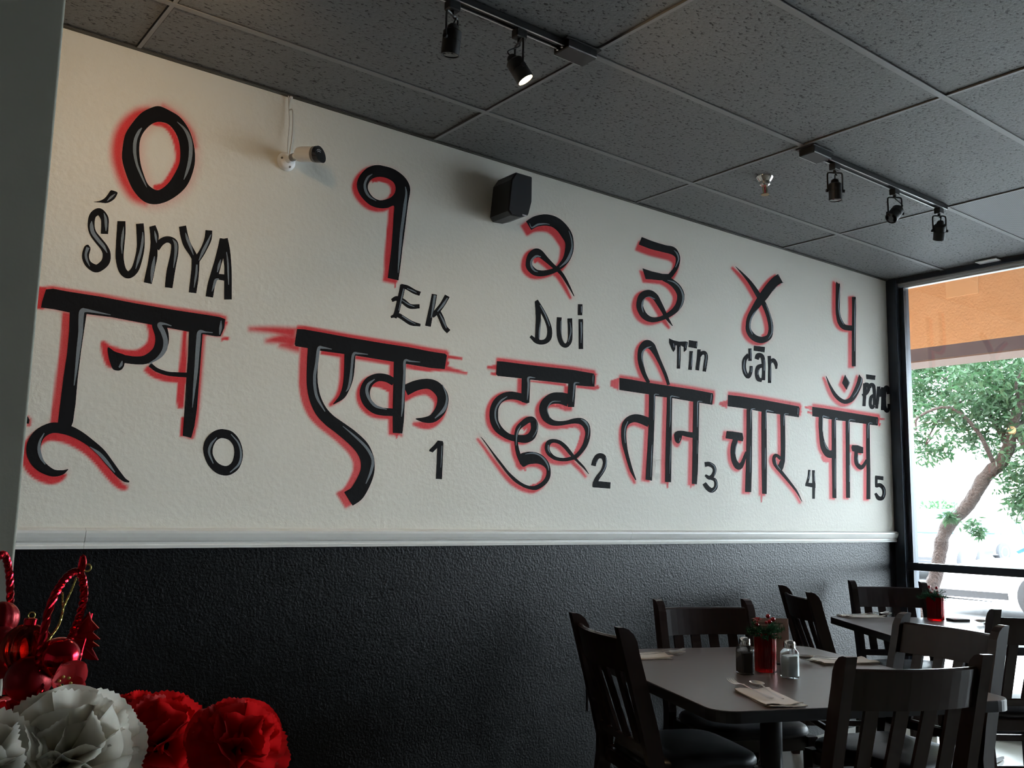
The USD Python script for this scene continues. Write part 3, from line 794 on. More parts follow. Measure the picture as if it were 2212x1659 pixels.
def mural_plaster():
    xs = np.concatenate([[LEFT_X, -1.0, .45], np.arange(.5, CORNER_X, .0068), [CORNER_X]])
    zs = np.concatenate([np.arange(RAIL_BOT + .02, CEIL, .0068), [CEIL + .03]])
    X, Z = np.meshgrid(xs, zs)
    v = np.stack([X.ravel(), np.full(X.size, WALL_Y), Z.ravel()], 1)
    d = v - [0, 0, EYE]
    z = d @ fw
    px = np.stack([W / 2 + F_PX * (d @ cam_r) / z, H / 2 - F_PX * (d @ cam_u) / z], 1)
    ok = v[:, 0] > .4
    amt = np.zeros(len(v))
    for poly, dx, dy, grow, soft, st in spray:
        p = affinity.translate(poly, dx, dy) if (dx or dy) else poly
        x0, y0, x1, y1 = p.bounds
        r = grow + soft
        sel = np.nonzero(ok & (px[:, 0] > x0 - r) & (px[:, 0] < x1 + r) & (px[:, 1] > y0 - r) & (px[:, 1] < y1 + r))[0]
        if not len(sel):
            continue
        shapely.prepare(p)
        dist = shapely.distance(shapely.points(px[sel]), p) - grow
        if soft > 7:
            dist = np.where(dist + grow > 0, dist, -shapely.distance(shapely.points(px[sel]), p.boundary))
            t = np.clip((dist + soft * .7) / (soft * 1.9), 0, 1)
        else:
            t = np.clip(dist / soft, 0, 1)
        a = st * (1 - t * t * (3 - 2 * t))
        amt[sel] = np.where(st > .9, np.maximum(amt[sel], a), 1 - (1 - amt[sel]) * (1 - a))
    nx, nz = len(xs), len(zs)
    i, j = np.meshgrid(np.arange(nz - 1), np.arange(nx - 1), indexing='ij')
    a = i * nx + j
    q = np.stack([a, a + 1, a + nx + 1, a + nx], -1).reshape(-1, 4)
    prim = obj('plaster', (v, q), M['plaster'], wall_back, label='off white textured plaster with sprayed red edging')
    UsdGeom.PrimvarsAPI(UsdGeom.Mesh(prim)).CreatePrimvar('spray', Sdf.ValueTypeNames.FloatArray, 'vertex').Set(Vt.FloatArray.FromNumpy(amt.astype(np.float32)))


# holes were traced after the outlines: take them out of the sprayed shapes too
_holes = [h for g in glyphs for h in g['hole']]
spray = [((p.difference(unary_union([h for h in _holes if p.contains(h.centroid)])) if any(p.contains(h.centroid) for h in _holes) else p), *r) for p, *r in spray]
mural_plaster()
obj('plaster_core', box(LEFT_X, CORNER_X, WALL_Y + .001, WALL_Y + .14, 0, CEIL + .03), M['shell_wall'], wall_back)
obj('lower_wall', box(LEFT_X, CORNER_X, WALL_Y - .004, WALL_Y + .001, 0, RAIL_BOT + .03), M['black_gloss_wall'], wall_back, label='semi gloss black textured paint below the rail')
for g in glyphs:
    shp = unary_union(g['black'])
    if g['hole']:
        shp = shp.difference(unary_union(g['hole']))
    pm = obj(g['name'], to_wall_mesh(shp, WALL_Y - .0001, .0007), M['mural_black'], wall_back, label=g['label'])
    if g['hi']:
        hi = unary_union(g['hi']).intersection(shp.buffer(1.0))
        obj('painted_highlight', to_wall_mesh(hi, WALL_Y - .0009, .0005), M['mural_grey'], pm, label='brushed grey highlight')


def rail_profile(x0, x1):
    P = [(0, 0), (.012, 0), (.014, .010), (.012, .013), (.012, .020), (.018, .026), (.022, .036), (.026, .050), (.026, .058), (.021, .062), (.012, .066), (0, .066)]
    m = extrude(Polygon(P), x1 - x0)
    v = m.vertices.copy()
    m.vertices = np.stack([x0 + v[:, 2], WALL_Y - v[:, 0] - .003, RAIL_BOT + v[:, 1]], 1)
    m.faces = m.faces[:, ::-1] if np.linalg.det([[0, 0, 1], [-1, 0, 0], [0, 1, 0]]) < 0 else m.faces
    return m


j1, j2 = on_plane((180, 1165), 1, WALL_Y)[0], on_plane((1356, 1160), 1, WALL_Y)[0]
trim = thing('trim_1', 'white moulded chair rail running along the mural wall', kind='structure')
for a, b in ((LEFT_X, j1 - .0012), (j1, j2 - .0008), (j2, CORNER_X - .012)):
    obj('rail_length', rail_profile(a, b), M['trim_white'], trim)

# partition at the left edge of the view, its rounded corner towards the room
PY = 1.35
px_edge = on_plane((86, 620), 1, PY)[0]
part = extrude(Polygon([(LEFT_X, 0), (px_edge, 0), (px_edge, .115), (LEFT_X, .115)]).buffer(-.004).buffer(.004, 8), CEIL + .02)
part.apply_translation((0, PY, 0))
obj('wall_left', part, M['partition'], None, label='plain grey olive partition wall at the left edge', smooth=25, kind='structure')
for nm, b in (('wall_outer_left', (LEFT_X - .1, LEFT_X, FRONT_Y, WALL_Y, 0, CEIL + .03)), ('wall_front', (LEFT_X, CORNER_X + .1, FRONT_Y - .1, FRONT_Y, 0, CEIL + .03))):
    obj(nm, box(*b), M['shell_wall'], None, label='plain painted wall behind the viewer', kind='structure')
obj('floor', box(LEFT_X, CORNER_X + .06, FRONT_Y, WALL_Y, -.1, 0), M['floor'], None, label='dark floor of the dining room', kind='structure')

# ceiling: lay-in tiles on a tee grid
ceil = thing('ceiling', 'dark grey suspended ceiling of fissured lay-in tiles', kind='structure')
MX = [.8096 + 1.2192 * k for k in range(-4, 5)]
LY = [2.8192 - .6096 * k for k in range(0, 16)]
obj('deck', box(LEFT_X, CORNER_X + .3, FRONT_Y, WALL_Y + .1, CEIL + .035, CEIL + .2), M['wall_angle'], ceil)
xs = [-4.0] + [x for x in MX if -3.9 < x < CORNER_X - .02] + [CORNER_X]
ys = [WALL_Y] + [y for y in LY if y > FRONT_Y + .1] + [FRONT_Y]
rng = np.random.default_rng(3)
GR = on_plane((2140, 450), 2, CEIL)
far = []
for i in range(len(xs) - 1):
    for j in range(len(ys) - 1):
        x0, x1, y1, y0 = xs[i], xs[i + 1], ys[j], ys[j + 1]
        dz = rng.uniform(.003, .007)
        b = box(x0 + .011, x1 - .009, y0 + .010, y1 - .010, CEIL + dz, CEIL + dz + .016, .0012)
        if x0 < GR[0] < x1 and y0 < GR[1] < y1:
            vg = obj('vent_panel', box(x0 + .009, x1 - .009, y0 + .012, y1 - .012, CEIL + .002, CEIL + .012), mat('perforated_panel', {
                'g': ('geometry', {}), 'mp': ('mapping', {'rotation': (0, 0, .785), 'scale': (1, 1, 0)}), 'v': ('voronoi_texture', {'scale': 95, 'randomness': 0.0}), 'r': ('rgb_ramp', {'ramp': [(0, (.01, .01, .01)), (.26, (.012, .012, .012)), (.34, (.15, .152, .152)), (1, (.15, .152, .152))]}), 'p': ('principled_bsdf', {'roughness': .5})},
                [('g.position', 'mp.vector'), ('mp.vector', 'v.vector'), ('v.distance', 'r.fac'), ('r.color', 'p.base_color')]), ceil, label='perforated metal return air panel')
            continue
        if x1 > -1.0 and y1 > -.2:
            obj('ceiling_tile', b, M['tile'], ceil)
        else:
            far.append(b)
obj('far_tiles', cat_(*far), M['tile'], ceil, kind='stuff')
for y in LY:
    if y > FRONT_Y + .1:
        obj('main_tee', cat_(box(LEFT_X, CORNER_X, y - .012, y + .012, CEIL - .001, CEIL + .0015), box(LEFT_X, CORNER_X, y - .002, y + .002, CEIL + .0015, CEIL + .03)), M['tee'], ceil)
for x in MX:
    if -3.9 < x < CORNER_X - .02:
        for j in range(len(ys) - 1):
            if ys[j] > -.4:
                obj('cross_tee', cat_(box(x - .007, x + .007, ys[j + 1] + .0125, ys[j] - .0125, CEIL - .0005, CEIL + .0015), box(x - .002, x + .002, ys[j + 1] + .0125, ys[j] - .0125, CEIL + .0015, CEIL + .03)), M['tee'], ceil)
obj('wall_angle', box(LEFT_X, CORNER_X, WALL_Y - .020, WALL_Y - .0005, CEIL - .002, CEIL + .001), M['wall_angle'], ceil)
obj('wall_angle', box(CORNER_X - .022, CORNER_X - .001, FRONT_Y, WALL_Y - .021, CEIL - .002, CEIL + .001), M['wall_angle'], ceil)

# storefront window wall
WX = CORNER_X
z_mt, z_mb = on_plane((1963, 1215), 0, WX)[2], on_plane((1963, 1231), 0, WX)[2]
bays = [(WALL_Y, 1.62), (1.62, .05), (.05, -1.5)]
obj('wall_right', box(CORNER_X, CORNER_X + .12, FRONT_Y, -1.5, 0, CEIL + .02), M['shell_wall'], None, label='plain wall continuing the window front', kind='structure')
for k, (ya, yb) in enumerate(bays):
    w = thing(f'window_{k + 1}', 'tall storefront window beside the mural wall, in a dark bronze frame' if k == 0 else 'storefront window of the row along the street front', kind='structure')
    jw = .068 if k == 0 else .032
    obj('jamb', box(WX - .03, WX + .10, ya - jw, ya, 0, CEIL + .02, .002), M['bronze'], w)
    obj('jamb_stop', box(WX + .012, WX + .075, ya - jw - .030, ya - jw, .10, HD), M['bronze'], w)
    obj('jamb', box(WX - .03, WX + .10, yb, yb + .032, 0, CEIL + .02, .002), M['bronze'], w)
    obj('header', box(WX - .02, WX + .10, yb + .032, ya - jw, HD + .026, CEIL + .02), M['bronze'], w)
    obj('header_strip', cat_(box(WX + .0, WX + .07, yb + .032, ya - jw, HD + .008, HD + .026), box(WX + .02, WX + .06, yb + .032, ya - jw - .03, HD - .003, HD + .008)), M['alu'], w, label='pale aluminium strip under the header')
    obj('mid_rail', box(WX - .012, WX + .09, yb + .032, ya - jw, z_mb, z_mt, .003), M['bronze'], w)
    obj('sill', box(WX - .02, WX + .10, yb + .032, ya - jw, 0, .10, .003), M['bronze'], w)
    obj('upper_pane', box(WX + .038, WX + .044, yb + .030, ya - jw - .028, z_mt - .004, HD), M['glass'], w)
    obj('lower_pane', box(WX + .038, WX + .044, yb + .030, ya - jw - .028, .096, z_mb + .004), M['glass'], w)

# ---------------------------------------------------------------- ceiling and wall fixtures
TY, TZ = 2.205, CEIL


def track(x0, x1, box_end, label):
    t = thing('lighting_track', label, 'lighting track', (x0, TY, TZ), 0)
    L = x1 - x0
    prof = Polygon([(-.018, 0), (.018, 0), (.018, -.021), (.010, -.021), (.010, -.016), (-.010, -.016), (-.010, -.021), (-.018, -.021)])
    m = extrude(prof, L)
    v = m.vertices.copy()
    m.vertices = np.stack([v[:, 2], v[:, 0], v[:, 1]], 1)
    obj('rail', m, M['black_metal'], t)
    for y in (-.0175, .0125):
        obj('rail_lip', box(0, L, y, y + .005, -.0225, -.021), M['alu'], t, label='bright edge of the rail')
    if box_end > 0:
        c0, c1 = L - .005, L + .125
    else:
        c0, c1 = -.125 + .02, .02
    obj('feed_box', box(c0, c1, -.038, .038, -.034, 0, .003), M['black_metal'], t)
    obj('feed_plate', box(c0 - .012, c1 + .012, -.046, .046, -.006, -.0005, .001), M['black_metal'], t)
    for s in (-1, 1):
        obj('feed_box_edge', box(c0 + .002, c1 - .002, s * .0385 - .0008, s * .0385 + .0008, -.033, -.029), M['alu'], t)
        sx = c0 - .006 if box_end > 0 else c1 + .006
        obj('feed_screw', placed(trimesh.creation.cylinder(.004, .006, sections=10), (sx, s * .012, -.026)), M['chrome'], t)
    return t


t1_end = on_plane((1208, 112), 2, CEIL - .03)[0]
track(.55, t1_end, 1, 'black lighting track with a feed box, at the top edge of the ceiling view')
t2_x0, t2_x1 = on_plane((1758, 345), 2, CEIL - .02)[0], on_plane((2046, 452), 2, CEIL - .02)[0]
track(t2_x0, t2_x1, -1, 'black lighting track with three heads beside the sprinkler')


def spot_head(x, direction, yoke_az, drop, label, lit=False, length=.095, rad=.0285):
    """Track head: adapter in the rail, yoke with two arms, finned can, cord, lens."""
    t = thing('track_spotlight', label, 'spotlight', (x, TY, TZ - .0235), 0)
    d = np.array(direction, float)
    d /= np.linalg.norm(d)
    obj('adapter', box(-.021, .021, -.016, .016, -.030, 0, .003), M['black_metal'], t)
    obj('stem', placed(trimesh.creation.cylinder(.007, .014, sections=12), (0, 0, -.036)), M['black_metal'], t)
    ya = math.radians(yoke_az)
    s = np.array([math.cos(ya), math.sin(ya), 0])
    piv = np.array([0, 0, -.042 - drop])
    for q in (-1, 1):
        pts = [np.array([0, 0, -.041]), s * q * (rad + .003) * .8 + [0, 0, -.041], s * q * (rad + .0045) + [0, 0, -.050], s * q * (rad + .0045) + [0, 0, -.042 - drop * .6], s * q * (rad + .0045) + piv]
        obj('yoke_arm', tube(smooth_pts(pts, 4), .0036, 6), M['black_metal'], t)
        obj('pivot_knob', align(trimesh.creation.cylinder(.007, .008, sections=12), s, piv + s * q * (rad + .008)), M['black_plastic'], t)
    prof = [(0, -.052), (.010, -.052), (.016, -.046), (.018, -.036), (.024, -.033), (rad, -.028), (rad, .000), (rad - .0012, .0005), (rad - .0012, .002), (rad, .0025), (rad, length - .052), (rad - .003, length - .052), (rad - .004, length - .06), (0, length - .06)]
    can = obj('can', align(lathe(prof[:12] + [(rad - .004, length - .058), (.001, length - .058)], 28), d, piv), M['black_metal'], t, smooth=35)
    obj('cord', tube(smooth_pts([(0, 0, -.042), s * .006 + [.004, 0, -.05], piv - d * .075 + [.010, .004, .0], piv - d * .050], 6), .0026, 6), M['black_plastic'], t)
    lens = lathe([(.001, length - .060), (rad - .0045, length - .060), (rad - .0045, length - .054), (.012, length - .0525), (.001, length - .0525)], 24)
    obj('lens', align(lens, d, piv), M['bulb'] if lit else M['glass_black'], t, label='glowing warm lamp face' if lit else None)
    if lit:
        lt = UsdLux.DiskLight.Define(stage, str(t.GetPath()) + '/lamp_light')
        lt.CreateRadiusAttr(.022)
        lt.CreateColorAttr(Gf.Vec3f(1.0, .70, .40))
        lt.CreateIntensityAttr(lit)
        UsdLux.ShapingAPI.Apply(lt.GetPrim())
        R = trimesh.geometry.align_vectors([0, 0, -1], d)
        R[:3, 3] = piv + d * (length - .045)
        lt.AddTransformOp().Set(Gf.Matrix4d(*[float(v) for v in R.T.ravel()]))
    return t


def head_x(px, py):
    return on_plane((px, py), 1, TY)[0]


spot_head(head_x(978, 8), (.02, .16, -1), 25, .085, 'unlit black track spotlight with a pale sheen, left of the lit one')
spot_head(head_x(1122, 72), (.45, -.30, -.84), 75, .090, 'lit track spotlight glowing warm yellow', lit=20.0)
spot_head(.85, (-.30, .78, -.55), 0, .08, 'lit track spotlight just above the picture edge', lit=9.0)
spot_head(head_x(1803, 366), (.05, .02, -1), -35, .080, 'black track spotlight hanging straight down, nearest the feed box of its track')
spot_head(head_x(1932, 416), (-.72, .10, -.70), -35, .075, 'black track spotlight tilted left, middle of the three by the window')
spot_head(head_x(2028, 455), (.45, .35, -.85), -35, .075, 'black track spotlight tilted right, nearest the window')

sp = thing('sprinkler_head', 'small chrome fire sprinkler on the ceiling', 'sprinkler', on_plane((1652, 383), 2, CEIL))
obj('escutcheon', lathe([(.001, .002), (.040, .002), (.039, -.004), (.026, -.022), (.022, -.024), (.001, -.024)], 28), M['chrome'], sp, smooth=30)
obj('collar', lathe([(.001, -.024), (.026, -.024), (.024, -.036), (.016, -.042), (.001, -.042)], 24), M['chrome'], sp, smooth=30)
for s in (-1, 1):
    obj('frame_arm', tube(smooth_pts([(s * .010, 0, -.04), (s * .013, 0, -.055), (s * .011, 0, -.072), (s * .004, 0, -.082)], 4), .0032, 6), M['brass'], sp)
obj('bulb', lathe([(.001, -.042), (.003, -.046), (.003, -.074), (.001, -.079)], 10), M['lamp_red'], sp)
obj('deflector', lathe([(.001, -.082), (.018, -.082), (.018, -.0845), (.001, -.0845)], 20), M['brass'], sp)

cp = obj('ceiling_plate', placed(box(-.033, .033, -.062, .062, -.008, -.001, .002), np.array(on_plane((2134, 562), 2, CEIL)) + [0, 0, -.002], 0), M['white_plastic'], None, 'white rectangular plate on the ceiling beside the window header', cat='plate')

# security camera
cb = on_plane((617, 350), 1, WALL_Y)
cc = thing('security_camera', 'white bullet security camera on the mural wall', 'security camera', cb)
base = lathe([(.001, 0), (.036, 0), (.0365, .006), (.033, .014), (.024, .021), (.001, .024)], 28)
obj('base', placed(base, (0, -.001, 0), rx=90), M['white_plastic'], cc, smooth=35)
for a in (50, 170, 290):
    obj('base_screw', placed(placed(trimesh.creation.cylinder(.004, .004, sections=10), (0, 0, 0), rx=90), (.025 * math.cos(math.radians(a)), -.0215, .025 * math.sin(math.radians(a)))), M['grey_plastic'], cc)
obj('arm', tube(smooth_pts([(0, -.02, 0), (.004, -.045, .004), (.014, -.065, .008), (.028, -.085, .010)], 4), [.012] * 10 + [.011] * 3, 12), M['white_plastic'], cc)
obj('joint_collar', align(lathe([(.001, -.008), (.014, -.008), (.015, 0), (.014, .008), (.001, .008)], 16), (.3, -.95, .1), (.006, -.05, .005)), M['grey_plastic'], cc)
ax = np.array([.47, -.87, -.14])
ax /= np.linalg.norm(ax)
bc = np.array([.030, -.095, .010])
obj('body', align(lathe([(.001, -.035), (.018, -.034), (.026, -.026), (.029, -.012), (.029, .045), (.001, .045)], 28), ax, bc), M['white_plastic'], cc, smooth=35)
obj('band', align(lathe([(.001, .045), (.0295, .045), (.0295, .060), (.001, .060)], 28), ax, bc), M['grey_plastic'], cc, smooth=35)
obj('face', align(lathe([(.001, .060), (.0285, .060), (.0285, .064), (.027, .066), (.001, .066)], 28), ax, bc), M['glass_black'], cc, smooth=35)
hood = lathe([(.0296, .058), (.0312, .058), (.0312, .086), (.0296, .086)], 28)
hv = hood.vertices
hv[:, 2] = np.where(hv[:, 2] > .07, .066 + .020 * (np.cos(np.arctan2(hv[:, 1], hv[:, 0]) - .3) * .5 + .5) ** 1.2, hv[:, 2])
obj('hood', align(hood, ax, bc), M['glass_black'], cc, smooth=35)
leds = [placed(trimesh.creation.icosphere(1, .0021), (r * math.cos(a), r * math.sin(a), .0663)) for r, n in ((.0115, 12), (.0175, 18)) for a in np.arange(n) * 2 * PI / n]
obj('led_ring', align(cat_(*leds), ax, bc), M['led'], cc)
obj('lens', align(lathe([(.001, .066), (.0075, .066), (.0075, .069), (.006, .0698), (.001, .0698)], 16), ax, bc), M['glass_black'], cc)
top = on_plane((628, 209), 1, WALL_Y - .012) - cb
obj('cable', tube(smooth_pts([(.0, -.030, .012), (.004, -.035, .07), (.008, -.030, .13), (.006, -.024, .20), top * [1, 0, .8] + [-.004, -.012, 0], top]), .0026, 6), M['cable'], cc)
obj('cable', tube(smooth_pts([(.0, -.020, .014), (-.002, -.016, .08), (.002, -.012, .15), (-.004, -.010, .22), top + [-.010, 0, .006]]), .0022, 6), M['cable'], cc)
obj('cable_clip', placed(trimesh.creation.cylinder(.006, .010, sections=10), top + [.002, 0, -.002]), M['white_plastic'], cc)

# wall speaker, its outline taken at its own front plane
SPY = 3.055
o2 = [on_plane(p, 1, SPY)[[0, 2]] for p in ((1116, 371), (1150, 381), (1149, 437), (1142, 465), (1125, 469), (1104, 465), (1098, 455), (1105, 387))]
sc_ = np.mean(o2, 0)
spk = thing('wall_speaker', 'small black speaker mounted high on the mural wall', 'speaker', (sc_[0], WALL_Y, sc_[1]))
o2 = np.array(o2) - sc_
obj('cabinet', prism(o2 * .985, -.140, -.012), M['black_plastic'], spk)
obj('front_grille', prism(o2 * .93, -.147, -.140), bumpy('speaker_cloth', (.010, .011, .015), .8, 1500, .4, .001), spk)
obj('badge', box(.012, .034, -.1485, -.147, -.075, -.069), M['led'], spk, label='small pale maker badge')
obj('wall_bracket', cat_(box(-.02, .02, -.014, -.001, -.05, .05, .002), box(-.008, .008, -.03, -.01, -.02, .02)), M['black_metal'], spk)

oz = on_plane((1268, 1508), 1, WALL_Y - .005)
ol = thing('wall_outlet', 'black electrical outlet plate low on the black wall', 'outlet', (oz[0] + .036, WALL_Y - .0045, oz[2]))
obj('cover_plate', box(-.036, .036, -.006, 0, -.058, .058, .002), M['black_plastic'], ol)
for s in (-1, 1):
    obj('socket', box(-.016, .016, -.0085, -.006, s * .022 - .014, s * .022 + .014, .001), M['black_metal'], ol)

# ---------------------------------------------------------------- tables and chairs
TABLE_H, CHAIR_H = EYE - .55, EYE - .365
ZS = CHAIR_H / .935


def make_table(label, c, rz):
    t = thing('dining_table', label, 'table', (c[0], c[1], 0), rz, 'square dining tables')
    sx, sy, r = .515, .58, .075
    shp = shapely.box(-sx, -sy, sx, sy).buffer(-r).buffer(r, 8)
    top = extrude(shp.buffer(-.0015), .002)
    top.apply_translation((0, 0, TABLE_H - .002))
    core = extrude(shp, .032)
    core.apply_translation((0, 0, TABLE_H - .034))
    obj('tabletop', top, M['laminate'], t, label='dull brown grey laminate surface')
    obj('top_edge', core, M['edge'], t, label='black edge band')
    obj('column', lathe([(.001, .03), (.05, .03), (.05, .036), (.040, .045), (.038, .06), (.038, TABLE_H - .066), (.06, TABLE_H - .06), (.06, TABLE_H - .0355), (.001, TABLE_H - .0355)], 28), M['black_metal'], t, smooth=35)
    obj('top_spider', cat_(*[placed(box(-.30, .30, -.022, .022, -.016, -.0006, .003), (0, 0, TABLE_H - .0345), a) for a in (45, 135)]), M['black_metal'], t)
    for a in (45, 135, 225, 315):
        P = [(.03, .012), (.03, .048), (.10, .040), (.30, .022), (.335, .016), (.34, .004), (.30, .002)]
        obj('base_foot', placed(prism(P, -.028, .028), (0, 0, 0), a), M['black_metal'], t)
        obj('glide', placed(placed(trimesh.creation.cylinder(.018, .006, sections=14), (.31, 0, .003)), (0, 0, 0), a), M['black_plastic'], t)
    return t


def ubox(path_fn, half_y, thick, z0, z1, ny=13):
    """A slat bowed across y: path_fn(y, z) gives its middle x."""
    ys = np.linspace(-half_y, half_y, ny)
    rings = []
    for y in ys:
        c = [(path_fn(y, z) + s * thick / 2, y, z) for z, s in ((z0, -1), (z0, 1), (z1 - .006, 1), (z1, .4), (z1, -.4), (z1 - .006, -1))]
        rings.append(c)
    return skin(np.array(rings))


def post_x(z):
    return -.198 - max(0, z - .45) / .485 * .112


def make_chair(label, loc, rz, group=None):
    t = thing('dining_chair', label, 'chair', loc, rz, group)

    def part(name, m, *a, **k):
        m = m.copy()
        m.vertices = m.vertices * [1, 1, ZS]
        return obj(name, m, *a, **k)
    # seat pad: rounded dome
    n = 28
    a = np.arange(n) * 2 * PI / n
    sq = lambda e: np.sign(np.cos(a)) * np.abs(np.cos(a)) ** e, 0
    def ring(k, z):
        cx, cy = np.sign(np.cos(a)) * np.abs(np.cos(a)) ** .45, np.sign(np.sin(a)) * np.abs(np.sin(a)) ** .45
        return np.stack([.010 + k * .205 * cx, k * (.208 + .010 * (cx > 0)) * cy, np.full(n, z)], 1)
    pad = skin(np.array([ring(.97, .428), ring(1.0, .438), ring(1.0, .452), ring(.97, .464), ring(.90, .472), ring(.72, .479), ring(.40, .483), ring(.05, .484)]))
    part('seat', pad, M['vinyl'], t, label='padded black vinyl seat', smooth=50)
    part('seat_frame', cat_(box(.165, .198, -.195, .195, .375, .428, .003), box(-.19, .17, -.205, -.180, .375, .428, .003), box(-.19, .17, .180, .205, .375, .428, .003), box(-.205, -.18, -.18, .18, .375, .428, .003)), M['wood'], t)
    for s in (-1, 1):
        fl = skin(np.array([[(.188 + dx * w, s * .194 + dy * w, z) for dx, dy in ((-1, -1), (1, -1), (1, 1), (-1, 1))] for z, w in ((0, .0145), (.02, .0155), (.37, .0195), (.43, .0195))]))
        part('front_leg', fl, M['wood'], t)
        fr = [(-.245, 0), (-.205, .20), (-.170, .40), (-.168, .46), (-.190, .58)]
        topf = np.array([post_x(.935) + .028, 0]) 
        tipx = post_x(.935)
        P = fr + [(tipx + .052, .845), (tipx + .044, .885), (tipx + .030, .912), (tipx + .012, .929), (tipx - .006, .935), (tipx - .024, .935), (-.248, .58), (-.222, .46), (-.222, .40), (-.245, .20), (-.280, 0)]
        part('rear_post', prism(P, s * .209 - .0165, s * .209 + .0165), M['wood'], t)
    bow = lambda y, z: post_x(z) - .030 * (1 - (y / .193) ** 2) * min(1, max(0, (z - .47) / .3))
    part('top_rail', ubox(bow, .193, .022, .775, .897), M['wood'], t)
    part('lower_rail', ubox(bow, .193, .020, .490, .525), M['wood'], t)
    for yc in (-.1275, -.0425, .0425, .1275):
        zs = np.linspace(.515, .785, 7)
        sl = skin(np.array([[(bow(yc, z) + sx * .006, yc + sy * .0205, z) for sx, sy in ((-1, -1), (1, -1), (1, 1), (-1, 1))] for z in zs]))
        part('back_slat', sl, M['wood'], t)
    for s in (-1, 1):
        part('side_stretcher', box(-.215, .180, s * .198 - .010, s * .198 + .010, .155, .185, .003), M['wood'], t)
    part('front_stretcher', box(.178, .198, -.185, .185, .235, .265, .003), M['wood'], t)
    part('rear_stretcher', box(-.216, -.198, -.195, .195, .195, .225, .003), M['wood'], t)
    return t


T1, T1R, T2, T2R = (2.82, 2.10), -22.5, (4.745, 2.319), -36.0
table1 = make_table('brown grey dining table nearest the viewer, with the shakers and menu card', T1, T1R)
dup(table1, (*T2, 0), T2R, 'brown grey dining table beside the window, partly behind the chairs')

CH = [((2.243, 2.377), -21, 'black slat back chair at the left end of the near table, seen from behind'),
      ((3.180, 2.712), -113, 'black slat back chair between the near table and the mural wall'),
      ((2.456, 1.354), 65, 'black slat back chair in front of the near table, its back closest to the viewer'),
      ((3.453, 1.767), 168, 'black slat back chair at the right end of the near table'),
      ((4.110, 2.890), -36, 'black slat back chair at the left end of the window table'),
      ((5.128, 2.984), -126.5, 'black slat back chair in the corner between mural wall and window'),
      ((4.180, 1.736), 54, 'black slat back chair cut by the right picture edge, in front of the window table')]
chair0 = None
for (cx, cy), rz, lab in CH:
    a = math.radians(rz)
    tx = post_x(.935)
    loc = (cx - math.cos(a) * tx, cy - math.sin(a) * tx, 0)
    if chair0 is None:
        chair0 = make_chair(lab, loc, rz, 'black slat back dining chairs')
    else:
        dup(chair0, loc, rz, lab)

# ---------------------------------------------------------------- things on the tables
def napkin_mesh(w=.115, l=.235, seed=0):
    r = np.random.default_rng(seed)
    layers = []
    for k, (dx, dy, z) in enumerate(((0, 0, .001), (.004, -.006, .0035), (-.003, .004, .006))):
        n, m = 7, 13
        u, v = np.meshgrid(np.linspace(-.5, .5, n), np.linspace(-.5, .5, m), indexing='ij')
        x = u * w + dx + .002 * np.sin(v * 9 + k)
        y = v * l + dy
        zz = z + .0012 * np.sin(u * 6 + k) * np.cos(v * 7) + (.005 if k == 2 else .001) * np.clip(np.abs(v) - .40, 0, 1) * 10 * (.5 + .5 * np.sin(u * 9 + k * 2))
        top = np.stack([x, y, zz + .0012], -1)
        bot = np.stack([x, y, np.maximum(zz - .0008, .0004)], -1)
        f = []
        V = np.concatenate([top.reshape(-1, 3), bot.reshape(-1, 3)])
        N = n * m
        for i in range(n - 1):
            for j in range(m - 1):
                q = [i * m + j, (i + 1) * m + j, (i + 1) * m + j + 1, i * m + j + 1]
                f.append(q)
                f.append([N + q[0], N + q[3], N + q[2], N + q[1]])
        edge = [(i, 0) for i in range(n)] + [(n - 1, j) for j in range(1, m)] + [(i, m - 1) for i in range(n - 2, -1, -1)] + [(0, j) for j in range(m - 2, 0, -1)]
        ids = [i * m + j for i, j in edge]
        for a, b in zip(ids, ids[1:] + ids[:1]):
            f.append([b, a, N + a, N + b])
        f = np.array(f)
        layers.append(trimesh.Trimesh(V, np.vstack([f[:, [0, 1, 2]], f[:, [0, 2, 3]]]), process=False))
    return cat_(*layers)


CUT = 1.22


def strip(pts, th):
    """Flat cutlery blade: (y, half width, z) stations along y, thickness th."""
    s = smooth_pts(np.array(pts) * CUT, 5)
    v = np.array([[(-hw, y, z), (-hw * .5, y, z - th * .6), (hw * .5, y, z - th * .6), (hw, y, z), (hw * .6, y, z + th * .5), (-hw * .6, y, z + th * .5)] for y, hw, z in s])
    return skin(v)


def fork_parts(t):
    obj('handle', strip([(-.100, .003, .004), (-.09, .0065, .004), (-.05, .0055, .004), (0, .003, .006), (.035, .0024, .009), (.048, .006, .010), (.056, .0105, .0085), (.066, .0115, .007)], .0022), M['steel'], t)
    for k in (-1.5, -.5, .5, 1.5):
        obj('tine', strip([(.064, .0019, .007), (.085, .0016, .006), (.105, .0013, .009), (.116, .0006, .013)], .002).apply_translation((k * .0058 * CUT, 0, 0)), M['steel'], t)


def spoon_parts(t):
    obj('handle', strip([(-.095, .003, .004), (-.085, .0065, .004), (-.045, .0052, .004), (0, .003, .006), (.040, .0024, .011), (.052, .0030, .011)], .0022), M['steel'], t)
    n, m = 9, 20
    a = np.arange(m) * 2 * PI / m
    rings = []
    for k in np.linspace(.03, 1, n):
        rings.append(CUT * np.stack([.0175 * k * np.cos(a), .078 + .028 * k * np.sin(a), .0015 + .010 * k ** 2 + 0 * a], 1))
    for k in (1.03, .8, .5, .03):
        rings.append(CUT * np.stack([.0175 * k * np.cos(a), .078 + .028 * k * np.sin(a), .0004 + .010 * k ** 2 + 0 * a], 1))
    obj('bowl', skin(np.array(rings)), M['steel'], t, smooth=40)


sets = {}


